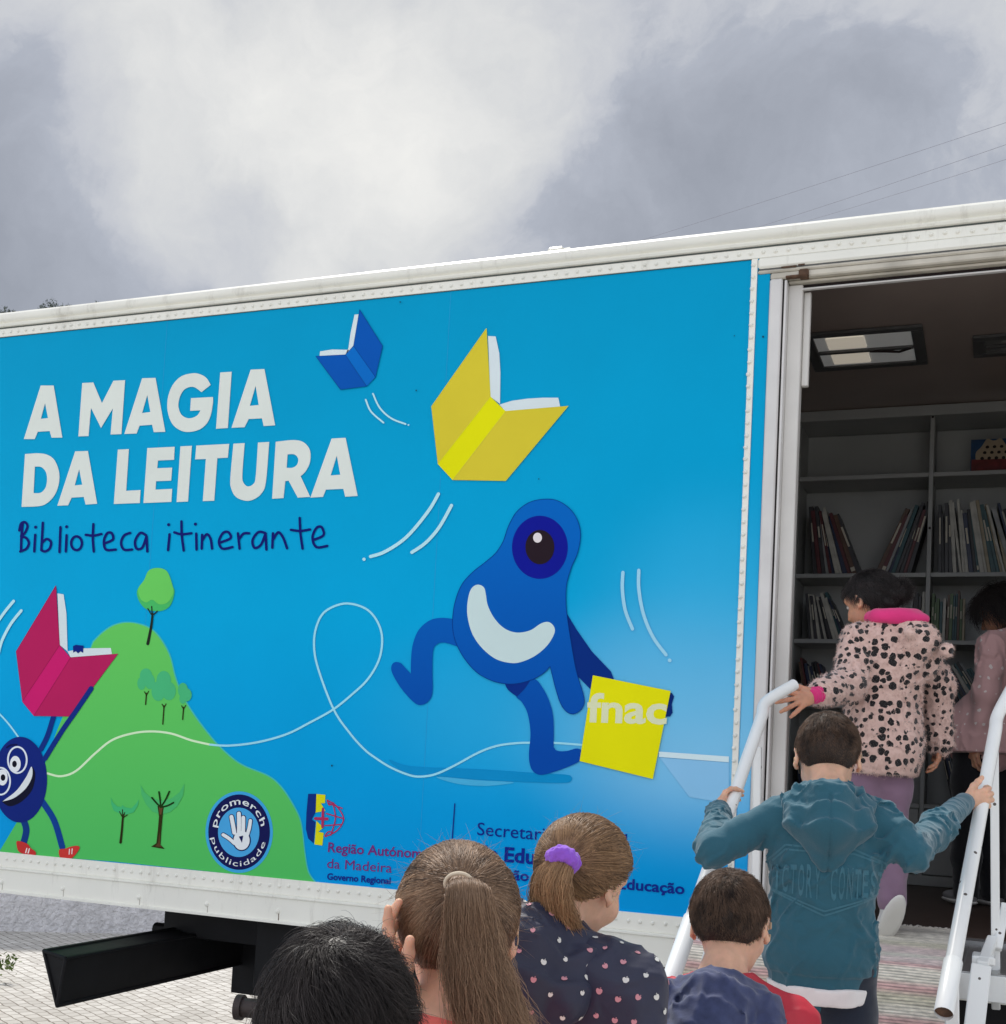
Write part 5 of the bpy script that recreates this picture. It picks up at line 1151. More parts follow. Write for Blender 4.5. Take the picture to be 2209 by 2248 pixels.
def make_person(name_label, base, F, H, yaw, sh_w=.27, armL=None, armR=None, skin=SK, top=None, bottom=None, shoes=None, lean=0., hipx=0., legs=None, tk=1., ears=True, neck_back=.0, nr=.042, chest=1.):
    """armL/armR = (elbow, wrist, hand_dir, palm_normal, curl, thumb) in world space"""
    base = np.array(base, float); P_ = empty('person', base, name_label, 'person')
    f = np.array([-math.sin(yaw), math.cos(yaw), 0.]); r = np.array([math.cos(yaw), math.sin(yaw), 0.])
    neck = F(0, -.036 - neck_back, -.118); k = H / 1.25 * tk
    pel = base + UP * .50 * H + r * hipx
    shz = neck - UP * .035 * k - f * .002; shL = shz - r * sh_w / 2 - UP * .022 * k; shR = shz + r * sh_w / 2 - UP * .022 * k
    chestc = shz * .72 + pel * .28; A = np.column_stack([r, f, UP]); ax = unit(shz - pel); A2 = np.column_stack([r, np.cross(ax, r), ax])
    dr = lambda: None
    def torso(S, inf, kk=.03, hem=None):
        S.ell(chestc, np.array([sh_w * .46, .078 * chest, .15]) * 1., A2, kk, inf)
        S.ell(pel * .62 + chestc * .38, np.array([sh_w * .42, .076 * chest, .13]), A2, kk, inf); S.ell(pel, np.array([sh_w * .43, .082, .10]), A2, kk, inf)
        S.chain([shL + r * .022, shz, shR - r * .022], [.031 * k, .040 * k, .031 * k], kk, inf)
        S.cap(shz, neck + UP * .005, .046 * k, .040 * k, .035, inf * .5)
    def arm(S, side, inf, cuff=0.):
        a = armL if side < 0 else armR; s = shL if side < 0 else shR
        if a is None: a = (s + r * side * .03 - UP * .20 * H / 1.25 - f * .02, s + r * side * .035 - UP * .38 * H / 1.25 + f * .04)
        e, w_ = np.array(a[0]), np.array(a[1])
        S.chain([s, s * .5 + e * .5, e], [.032 * k, .030 * k, .027 * k], .022, inf); S.chain([e, e * .5 + w_ * .5, w_ - unit(w_ - e) * cuff], [.027 * k, .025 * k, .0195 * k], .02, inf)
        return e, w_
    # legs
    if legs is None: legs = [(pel + r * sx * .055 * k, base + UP * .27 * H + r * sx * .06 * k + f * .015, base + UP * .045 + r * sx * .065 * k, f) for sx in (-1, 1)]
    S = SDF(.0055); add_head(S, F, neck, ears, nr); torso(S, -.004)
    for sd in (-1, 1): arm(S, sd, -.005)
    for (h_, kn, an, fd) in legs: S.chain([h_, h_ * .5 + kn * .5, kn, kn * .5 + an * .5, an], [.062 * k, .054 * k, .044 * k, .040 * k, .028 * k], .02)
    V, Fc = S.mesh()
    for sd in (-1, 1):
        a = armL if sd < 0 else armR
        if a is not None and len(a) > 2:
            S2 = SDF(.0024); e, w_ = np.array(a[0]), np.array(a[1]); fingers(S2, w_, a[2], a[3], a[6] if len(a) > 6 else k * .98, a[5], a[4], *( (a[7],) if len(a) > 7 else ())); S2.cap(w_ - unit(w_ - e) * .03, w_, .0195 * k, .0185 * k, .008)
        else:
            S2 = SDF(.003); s = shL if sd < 0 else shR; w_ = s + r * sd * .035 - UP * .38 * H / 1.25 + f * .04; 
            if a is not None: w_ = np.array(a[1])
            fingers(S2, w_, -UP + f * .15, -r * sd, k * .98, 1 if sd > 0 else -1, (.35, .4, .3))
        V2, F2 = S2.mesh(); Fc = np.concatenate([Fc, F2 + len(V)]); V = np.concatenate([V, V2])
    body = npmesh('body', V, Fc, skin, P_); eyes(F, P_)
    if shoes:
        for (h_, kn, an, fd) in legs:
            fd = unit(fd); sole = mat('shoe_sole', (222, 220, 214), rough=.6); S3 = SDF(.004); dn = unit(np.cross(np.cross(fd, UP), fd)) if abs(fd[2]) < .95 else -f
            dn = -unit(np.cross(np.cross(fd, UP if abs(fd[2]) < .9 else f), fd)) * (1 if True else 1)
            upv = -dn if dn[2] < 0 or abs(fd[2]) > .9 else dn
            b0 = an - upv * .012
            Bm = np.column_stack([unit(np.cross(fd, upv)), fd, upv])
            S3.ell(b0 + fd * .055, np.array([.036, .088, .026]), Bm, .02); S3.cap(an + upv * .02, an, .034, .038, .02); S3.ell(b0 - fd * .012, np.array([.032, .036, .03]), Bm, .02); S3.plane(b0 - upv * .018, -upv)
            V3, F3 = S3.mesh(); o = npmesh('shoe', V3, F3, shoes, P_)
            S3 = SDF(.004); S3.ell(b0 + fd * .042 - upv * .016, np.array([.040, .108, .018]), Bm, .01); S3.plane(b0 - upv * .031, -upv); S3.plane(b0 - upv * .012, upv); V3, F3 = S3.mesh(); npmesh('sole', V3, F3, sole, o)
    if bottom:
        S = SDF(.006)
        S.ell(pel, np.array([sh_w * .44, .088, .11]), A2, .03, .004)
        for (h_, kn, an, fd) in legs: S.chain([h_, h_ * .5 + kn * .5, kn, kn * .5 + an * .5, an + UP * .01], [.066 * k, .062 * k, .054 * k, .050 * k, .044 * k], .03, .004)
        def dsp(Q): return .0022 * vnoise(Q, 55, 4) + .0018 * vnoise(Q * np.array([1, 1, 2.2]), 70, 9)
        V, Fc = S.mesh(dsp); npmesh('trousers', V, Fc, bottom, P_)
    return dict(o=P_, neck=neck, shL=shL, shR=shR, shz=shz, pel=pel, chest=chestc, r=r, f=f, A2=A2, k=k, torso=torso, arm=arm, F=F, base=base, legs=legs, body=body)

def garment(D, name, m, inf=.014, hem=None, cuff=.0, h=.005, folds=.004, extra=None, arms=True, seed=1, foldf=None, rib=None, hemdir=None):
    S = SDF(h); D['torso'](S, inf, .035)
    if arms:
        for sd in (-1, 1): D['arm'](S, sd, inf * .6, cuff)
    if extra: extra(S)
    S.cut(D['neck'] + UP * .045 + D['f'] * .01, np.array([.052, .052, .05]) * D['k'], None, .01)
    hz = hem if hem is not None else D['pel'][2] - .06
    def dsp(Q):
        d = folds * vnoise(Q * np.array([1, 1, .55]), 34, seed) + folds * .4 * vnoise(Q, 75, seed + 3) + wrinkle(Q, folds, seed)
        if foldf: d = d + foldf(Q)
        return d + np.where((Q[:, 2] < hz) & (np.abs((Q - D['pel']) @ D['r']) < .30), .05, 0.) * (np.abs((Q - D['pel']) @ D['r']) < .22)
    V, Fc = S.mesh(dsp); return V, Fc

def fabric(name, col, rough=.85, var=.1, bump=.35, bscale=380, sheen=.3, vscale=12): return mat(name, col, rough=rough, var=var, vscale=vscale, bump=bump, bscale=bscale, dist=.0015, sheen=sheen, spec=.25)

def wrinkle(Q, amp, seed, sc=46.):
    """winding ridged creases, stronger in some places than in others"""
    q = Q @ np.array([[1, 0, .5], [0, 1, .2], [-.3, .1, .8]]); n1 = vnoise(q, sc, seed + 11); n2 = vnoise(q * np.array([.7, .7, 1.3]), sc * 1.7, seed + 12); mk = np.clip(vnoise(Q, 16, seed + 13) * 1.6 + .55, 0, 1.3)
    return amp * .55 - amp * mk * (1.5 * np.clip(1 - np.abs(n1) * 4.5, 0, 1) ** 1.3 + .7 * np.clip(1 - np.abs(n2) * 5, 0, 1) ** 1.3)
def drape(Q, apex, lam, amp, fade):
    d = np.linalg.norm(Q - apex, axis=1); w = d + .006 * vnoise(Q, 40, 2); s = .5 + .5 * np.sin(2 * math.pi * w / lam); return -amp * (s ** 2.2) * np.clip((d - .03) / .03, 0, 1) * np.clip((fade - d) / .05, 0, 1)
def hood(S, D, c=None, w=.10, drop=.12, inf=0.):
    """fallen hood: a thick rolled collar round the neck and a pouch hanging on the back"""
    n = D['neck']; r, f = D['r'], D['f']; k = D['k']
    ring = []
    for i in range(13):
        a = -2.5 + 5.0 * i / 12; ring.append(n + r * math.sin(a) * .070 * k - f * math.cos(a) * .062 * k + UP * (.018 - .030 * (1 - math.cos(a)) * .5) * k)
    S.chain(ring, [.017 * k + inf] * 13, .012)
    S.chain([n - f * .075 * k + UP * .0, n - f * .105 * k - UP * .05 * k, n - f * .088 * k - UP * drop * k], [.045 * k, .040 * k, .022 * k], .03)
    for sx in (-1, 1): S.chain([n + r * sx * .058 * k - f * .055 * k - UP * .004, n + r * sx * .045 * k - f * .10 * k - UP * .055 * k, n + r * sx * .008 - f * .092 * k - UP * (drop + .012) * k], [.026 * k, .024 * k, .016 * k], .022)
def bvh_of(V, Fc): return BVHTree.FromPolygons([tuple(v) for v in V], [tuple(int(i) for i in q) for q in Fc])

# ------------------------------------------------------------ 1. boy with black hair, nearest
def p_black():
    c = at(740, 2262, 1.36); yaw = math.radians(14); F = Frame(c, yaw, .30, 0., .97)
    D = make_person('boy with thick black hair seen from behind, nearest the camera at the bottom', (c[0] + .02, c[1] - .03, gz(c[1])), F, c[2] + .1, yaw, .29, skin=SK2, bottom=fabric('denim_dark', (44, 52, 72)), shoes=fabric('shoe_grey', (120, 122, 126)))
    V, Fc = garment(D, 'jumper', None, .014, h=.006); npmesh('jumper', V, Fc, fabric('jumper_red', (170, 52, 48)), D['o'])
    V, Fc = cap_mesh(F, H_BLACK, .008); npmesh('hair', V, Fc, H_BLACK, D['o'])
    short_hair(D['o'], F, H_BLACK, .060, .50, (.006, -.062, .098), 15000, 11, infl=.007, mess=.62, w0=.00042, lowcrop=False, spiral=.9)
    short_hair(D['o'], F, H_BLACK, .040, 1.1, (.006, -.062, .098), 300, 12, infl=.008, mess=.9, w0=.00030, lowcrop=False, spiral=.9)
p_black()

# ------------------------------------------------------------ hair that is tied back
def tied_hair(person, F, m, tie, n, seed, w0=.00042, infl=.008, loose=420, line=None, tail=None, tail_n=3500, tail_w=None, tail_clump=None, fly=.014, tail_w0=None, tail_t=(0, .12, .35, .7, 1.)):
    rg = np.random.default_rng(seed); c0 = np.array([0, -.008, .022]); rr = np.array([.070, .087, .080])
    tie = np.array(tie); tn = (tie - c0) / (rr + infl); tn /= np.linalg.norm(tn)
    P_, nn = scalp(F, n, line or hairline, rg, infl - .003)
    q0 = (P_ - c0) / (rr + infl); q0 /= np.linalg.norm(q0, axis=1, keepdims=True)
    om = np.arccos(np.clip(q0 @ tn, -1, 1)); K = 9; pts = []; waver = rg.normal(size=(n, 1)) * .075 + vnoise(P_, 200, seed + 9)[:, None] * .09; lump = vnoise(P_, 90, seed)[:, None]
    side = np.cross(q0, tn); side /= np.linalg.norm(side, axis=1, keepdims=True) + 1e-9
    for i in range(K):
        t = i / (K - 1); s = (np.sin((1 - t) * om) / np.sin(om + 1e-6))[:, None] * q0 + (np.sin(t * om) / np.sin(om + 1e-6))[:, None] * tn
        s = s + side * (math.sin(math.pi * t)) * (waver + lump * .10) ; s /= np.linalg.norm(s, axis=1, keepdims=True)
        lift = .0015 + .0035 * math.sin(math.pi * t) + .0028 * lump[:, 0] * math.sin(math.pi * t) + .0022 * vnoise(P_, 210, seed + 4) * math.sin(math.pi * t) + rg.uniform(0, .0022, n) + .010 * max(0, t - .8) * 5 * .6
        pts.append(F.c + ((c0 + s * (rr + infl + lift[:, None])) * F.s) @ F.A.T)
    strand_mesh('hair_strands', person, m, np.stack(pts, 1), w0, rg, .8)
    # flyaway hairs
    P_, nn = scalp(F, loose, line or hairline, rg, infl); W = lambda q: q @ F.A.T; Dw = W(nn * .9 + rg.normal(size=nn.shape) * .8)
    cur = rg.normal(size=nn.shape) * .9
    strands('loose_hairs', person, m, F.c + W(P_ * F.s), Dw, rg.uniform(fly, fly * 3.2, loose), 8, lambda P2, D2, t, i: D2 * .8 + cur + np.array([0, 0, -.12]), w0 * .5, seed)
    if tail is not None:
        rg = np.random.default_rng(seed + 1); path = np.array(catmull([np.array(p) for p in tail], False, 6)); K = len(path); tl = np.linspace(0, 1, K)
        T_ = np.gradient(path, axis=0); T_ /= np.linalg.norm(T_, axis=1, keepdims=True); X = F.A[:, 0][None] - T_ * (T_ @ F.A[:, 0])[:, None]; X /= np.linalg.norm(X, axis=1, keepdims=True) + 1e-9; Y = np.cross(T_, X)
        wx, wy = tail_w; wfx = np.interp(tl, tail_t, wx); wfy = np.interp(tl, tail_t, wy)
        a = rg.uniform(0, 2 * math.pi, tail_n); rad = rg.uniform(0, 1, tail_n) ** .35; u = np.cos(a) * rad; v = np.sin(a) * rad
        cl = vnoise(np.stack([u, v, 0 * u], 1), 5, seed); cl2 = vnoise(np.stack([u, v, 0 * u], 1), 9, seed + 5)
        end = rg.uniform(.62, 1.04, tail_n); ts = np.linspace(0, 1, K)[None, :] * end[:, None]
        g = lambda arr: np.stack([np.interp(ts, tl, arr[:, j]) for j in range(3)], -1)
        Pp, Xx, Yy = g(path), g(X), g(Y); fx = np.interp(ts, tl, wfx); fy = np.interp(ts, tl, wfy)
        wob = np.sin(ts * rg.uniform(12, 34, (tail_n, 1)) + rg.uniform(0, 6.28, (tail_n, 1))) * .15 * ts + np.cumsum(rg.normal(size=(tail_n, K)), 1) * .035 * ts; wob2 = np.cumsum(rg.normal(size=(tail_n, K)), 1) * .035 * ts
        ux = (u[:, None] * (1 + .25 * cl[:, None] * ts) + wob + .18 * cl2[:, None] * np.sin(ts * 7 + cl[:, None] * 4) * ts); vy = v[:, None] * (1 + .2 * cl2[:, None] * ts) + wob2
        strand_mesh('ponytail', person, m, Pp + Xx * (ux * fx)[..., None] + Yy * (vy * fy)[..., None], tail_w0 or w0 * 1.25, rg, .5)

# ------------------------------------------------------------ 2. girl with the long ponytail
def p_pony():
    c = at(1003, 2040, 1.72); yaw = math.radians(22); k = 1.06; F = Frame(c, yaw, .12, 0., k)
    wl = at(888, 2178, 1.64); 
    armL = (at(930, 2480, 1.60), wl, at(830, 2010, 1.645) - wl, np.array([.75, .55, .1]), ((.10, .12, .1), (.25, .35, .3), (.3, .4, .3), (.35, .45, .4)), -1, .98, .16)
    D = make_person('girl in a coral top with a long loose brown ponytail', (c[0] + .01, c[1] - .02, gz(c[1])), F, c[2] + .1, yaw, .30, armL=armL, bottom=fabric('leggings_grey', (78, 80, 92)), shoes=fabric('shoe_white', (214, 214, 214)))
    V, Fc = garment(D, 'top', None, .010, h=.005, folds=.004, cuff=.05); npmesh('coral_top', V, Fc, fabric('coral_cotton', (240, 118, 108), vscale=5), D['o'])
    V, Fc = cap_mesh(F, H_BROWN, .007); npmesh('hair', V, Fc, H_BROWN, D['o'])
    tie = F.to(at(1012, 1905, 1.58)[None])[0]; tie = unit(tie - np.array([0, -.008, .022])) * (np.array([.07, .087, .08]) + .02) + np.array([0, -.008, .022]); tw = F(*tie)
    r = ray(1012, 1905); px = lambda x, y, d: at(x, y, d)
    lat = R.T @ np.array([1., 0, 0]); vt = R.T @ np.array([0, -1., 0.]); dp = R.T @ np.array([0, 0, 1.]); tb = tw - dp * .016 + vt * .003
    tail = [tw + dp * .006, tb, tb - dp * .020 - vt * .010, px(1026, 1965, 1.548), px(1036, 2050, 1.56), px(1050, 2140, 1.57), px(1078, 2230, 1.58), px(1110, 2300, 1.60)]
    tied_hair(D['o'], F, H_BROWN, tie, 11000, 21, w0=.00042, infl=.008, loose=1000, tail=tail, tail_n=8000, tail_t=(0, .17, .30, .40, .52, .7, 1.), tail_w=([.010, .0125, .018, .025, .031, .037, .042], [.010, .011, .015, .018, .022, .026, .03]), tail_w0=.00042)
    # pale elastic band
    mb = MB(); ring = []
    ax = unit(tail[2] - tw); x = unit(np.cross(ax, UP + .1)); 
    ctr = tb - dp * .004
    for i in range(25): a = 2 * math.pi * i / 24; ring.append(ctr + lat * .0178 * math.cos(a) + (vt * .94 - dp * .3) * .0150 * math.sin(a))
    mb.tube(ring, .0027, mat('hair_elastic', (222, 206, 182), rough=.7), 8); mb.build('hair_elastic', D['o'], smooth=True)
p_pony()

# ------------------------------------------------------------ 3. girl with purple scrunchie and apple-print jacket
def prints_on(V, Fc, name, parent, base_m, shapes, pts_fn, n, seed, mind, size, back):
    """small printed motifs laid on the cloth surface, same object as the cloth"""
    rg = np.random.default_rng(seed); bv = bvh_of(V, Fc); P_ = V[rg.permutation(len(V))]; used = []; mb = MB()
    for p in P_:
        if len(used) >= n: break
        if any(np.linalg.norm(p - q) < mind for q in used): continue
        loc, nrm, _, _ = bv.find_nearest(tuple(p)); nrm = np.array(nrm)
        if nrm.dot(CAM - p) < 0: nrm = -nrm
        if unit(CAM - p).dot(nrm) < .1: continue
        used.append(p); u = np.cross(UP, nrm); 
        if np.linalg.norm(u) < .1: continue
        u = unit(u); v = np.cross(nrm, u); a = rg.normal(0, .3); u, v = u * math.cos(a) + v * math.sin(a), v * math.cos(a) - u * math.sin(a)
        for (poly, mi) in shapes(rg):
            vs = []
            for (x, y) in poly:
                q = p + u * x * size + v * y * size; l2, n2, _, _ = bv.find_nearest(tuple(q)); n2 = np.array(n2); n2 = n2 if n2.dot(nrm) > 0 else -n2
                vs.append(np.array(l2) + n2 * .0012)
            mb.add(vs, [tuple(range(len(vs)))], mi)
    return mb
def joined(name, V, Fc, m, mb, parent):
    """cloth mesh plus printed shapes in one mesh"""
    mats = [m] + mb.mats; o = parent_world(parent); me = bpy.data.meshes.new(name)
    vv = np.concatenate([V, np.array(mb.v).reshape(-1, 3)]) - o; ff = [tuple(int(i) for i in q) for q in Fc] + [tuple(i + len(V) for i in q) for q in mb.f]
    me.from_pydata(vv.tolist(), [], ff)
    for q in mats: me.materials.append(q)
    me.polygons.foreach_set('material_index', [0] * len(Fc) + [i + 1 for i in mb.m]); me.polygons.foreach_set('use_smooth', [True] * len(ff)); me.update()
    return link(name, me, parent, o)
def p_scrunchie():
    c = at(1277, 1930, 2.10); yaw = math.radians(-17); F = Frame(c, yaw, .42, .12, .95); by = math.radians(-8)
    D = make_person('girl in a navy apple-print jacket with a purple scrunchie', (c[0] + .03, c[1] - .06, gz(c[1])), F, c[2] + .11, by, .33, bottom=fabric('leggings_navy', (40, 44, 64)), shoes=fabric('shoe_pink', (196, 140, 150)), ears=True, tk=1.08)
    def ex(S):
        r = D['r']
        for sx in (-1, 1): S.ell(D['shz'] + r * sx * .125 - UP * .02, np.array([.075, .07, .06]), None, .04)
    V, Fc = garment(D, 'jacket', None, .022, h=.0048, folds=.0072, extra=ex, seed=8)
    m = mat('navy_nylon', (38, 42, 66), rough=.55, var=.12, vscale=10, bump=.25, bscale=120, dist=.002, sheen=.1)
    wh = mat('apple_print_white', (226, 226, 220), rough=.7); pk = mat('apple_print_pink', (214, 150, 160), rough=.7)
    def shp(rg):
        m_ = wh if rg.uniform() > .45 else pk; s = rg.uniform(.8, 1.15)
        apple = [(0, -.9), (.45, -.75), (.8, -.2), (.8, .35), (.45, .62), (.12, .45), (0, .40), (-.12, .45), (-.45, .62), (-.8, .35), (-.8, -.2), (-.45, -.75)]; leaf = [(0, .5), (.08, .75), (.4, 1.0), (.3, .68)]
        return [([(x * s, y * s) for x, y in apple], m_), ([(x * s, y * s) for x, y in leaf], m_)]
    mb = prints_on(V, Fc, 'jacket', D['o'], m, shp, None, 1100, 4, .029, .0056, None)
    jk = joined('jacket', V, Fc, m, mb, D['o'])
    S = SDF(.0045); n = D['neck'] - UP * .012; r, f = D['r'], D['f']; ring = []
    for i in range(15): a = -2.3 + 4.6 * i / 14; ring.append(n + r * math.sin(a) * .094 - f * (math.cos(a) * .080 - .01) + UP * (.022 - .022 * (1 - math.cos(a))))
    S.chain([n - f * .07 + r * .01, n - f * .105 - UP * .06 + r * .02, n - f * .095 - UP * .14 + r * .03], [.066, .056, .022], .035)
    for sx in (-1, 1): S.chain([n + r * sx * .092 - f * .045 - UP * .018, n + r * (sx * .08 + .01) - f * .09 - UP * .075, n + r * .03 - f * .09 - UP * .16], [.032, .03, .018], .025)
    S.chain(ring, [.0175] * 15, .004); S.cut(n + UP * .06 + f * .015, np.array([.062, .060, .06]), None, .01)
    V, Fc = S.mesh(lambda Q: drape(Q, n + UP * .03, .04, .006, .22) + wrinkle(Q, .0055, 21, 55)); mb = prints_on(V, Fc, 'hood', D['o'], m, shp, None, 340, 5, .030, .0056, None); joined('hood', V, Fc, m, mb, jk)
    V, Fc = cap_mesh(F, H_LIGHT, .007); npmesh('hair', V, Fc, H_LIGHT, D['o'])
    tw = at(1236, 1893, 2.01); tie = F.to(tw[None])[0]; tie = unit(tie - np.array([0, -.008, .022])) * (np.array([.07, .087, .08]) + .018) + np.array([0, -.008, .022])
    px = lambda x, y, d: at(x, y, d)
    tail = [F(*tie), px(1226, 1905, 1.985), px(1212, 1940, 1.975), px(1213, 1985, 1.98), px(1228, 2030, 1.995), px(1250, 2062, 2.01)]
    tied_hair(D['o'], F, H_LIGHT, tie, 10000, 31, w0=.00045, infl=.008, loose=450, tail=tail, tail_n=4200, tail_w=([.010, .022, .036, .040, .034], [.009, .016, .022, .024, .02]), tail_w0=.0005)
    # scrunchie: crinkled torus
    S = SDF(.0022); ctr = px(1236, 1890, 1.985); axx = unit(px(1212, 1940, 1.975) - F(*tie)); x = unit(np.cross(axx, np.array([.3, .2, .9]))); y = np.cross(axx, x)
    ring = [ctr + (x * math.cos(a) + y * math.sin(a)) * .0155 for a in np.linspace(0, 2 * math.pi, 15)]; S.chain(ring, [.0125] * 15, .004)
    V, Fc = S.mesh(lambda Q: .0035 * vnoise(Q, 420, 3) + .002 * vnoise(Q, 800, 5)); npmesh('scrunchie', V, Fc, fabric('scrunchie_purple', (150, 92, 214), bump=.6), D['o'])
p_scrunchie()

# ------------------------------------------------------------ 4. boy in navy hood and red jacket
def p_red():
    c = at(1603, 2030, 2.42); yaw = math.radians(-2); F = Frame(c, yaw, .26, -.04, .98)
    D = make_person('short-haired boy in a red jacket with a navy blue hood', (c[0], c[1] - .03, gz(c[1])), F, c[2] + .1, math.radians(6), .29, bottom=fabric('trousers_grey', (70, 74, 84)), shoes=fabric('shoe_black', (40, 40, 44)), neck_back=.004, nr=.038)
    V, Fc = garment(D, 'red_jacket', None, .018, h=.005, folds=.0075, seed=6); npmesh('red_jacket', V, Fc, mat('red_nylon', (190, 34, 54), rough=.5, var=.1, vscale=9, bump=.3, bscale=90, dist=.002), D['o'])
    S = SDF(.0045); n = D['neck'] - UP * .030; r, f = D['r'], D['f']
    ring = []
    for i in range(15): a = -2.3 + 4.6 * i / 14; ring.append(n + r * math.sin(a) * .082 - f * (math.cos(a) * .070 - .01) + UP * (.020 - .020 * (1 - math.cos(a))))
    S.chain(ring, [.021] * 15, .010)
    S.chain([n - f * .085, n - f * .12 - UP * .06 - r * .02, n - f * .105 - UP * .14 - r * .03], [.066, .062, .035], .04)
    for sx in (-1, 1): S.chain([n + r * sx * .085 - f * .05 - UP * .012, n + r * (sx * .085 - .015) - f * .09 - UP * .07, n - r * .03 - f * .11 - UP * .15], [.036, .034, .024], .03)
    S.ell(n - r * .115 - f * .03 - UP * .055, np.array([.075, .075, .07]), None, .04)
    S.cut(n + UP * .06 + f * .015, np.array([.056, .056, .06]), None, .01)
    V, Fc = S.mesh(lambda Q: .003 * vnoise(Q * np.array([1, 1, .6]), 42, 3) + .0012 * vnoise(Q, 90, 5) + wrinkle(Q, .0055, 5) + drape(Q, n + UP * .04, .036, .006, .20)); hd = npmesh('hood', V, Fc, fabric('navy_jersey', (62, 70, 104), vscale=60, var=.18), D['o'])
    mb = MB(); bv = bvh_of(V, Fc); seam = []
    for i in range(22):
        t = i / 21; q = n - f * .22 + r * (-.085 + .19 * t) + UP * (-.150 + .110 * t ** 1.5); h_ = bv.ray_cast(tuple(q), tuple(f))
        if h_[0] is not None: seam.append(np.array(h_[0]) - f * .001)
    if len(seam) > 3: mb.tube(seam, .0022, fabric('seam_piping', (206, 210, 220)), 6); mb.build('piping', hd, smooth=True)
    V, Fc = cap_mesh(F, H_DARK, .0045); npmesh('hair', V, Fc, H_DARK, D['o'])
    short_hair(D['o'], F, H_DARK, .026, .42, (.010, -.056, .10), 13000, 41, infl=.0045, mess=.42, w0=.00048, spiral=.4)
p_red()

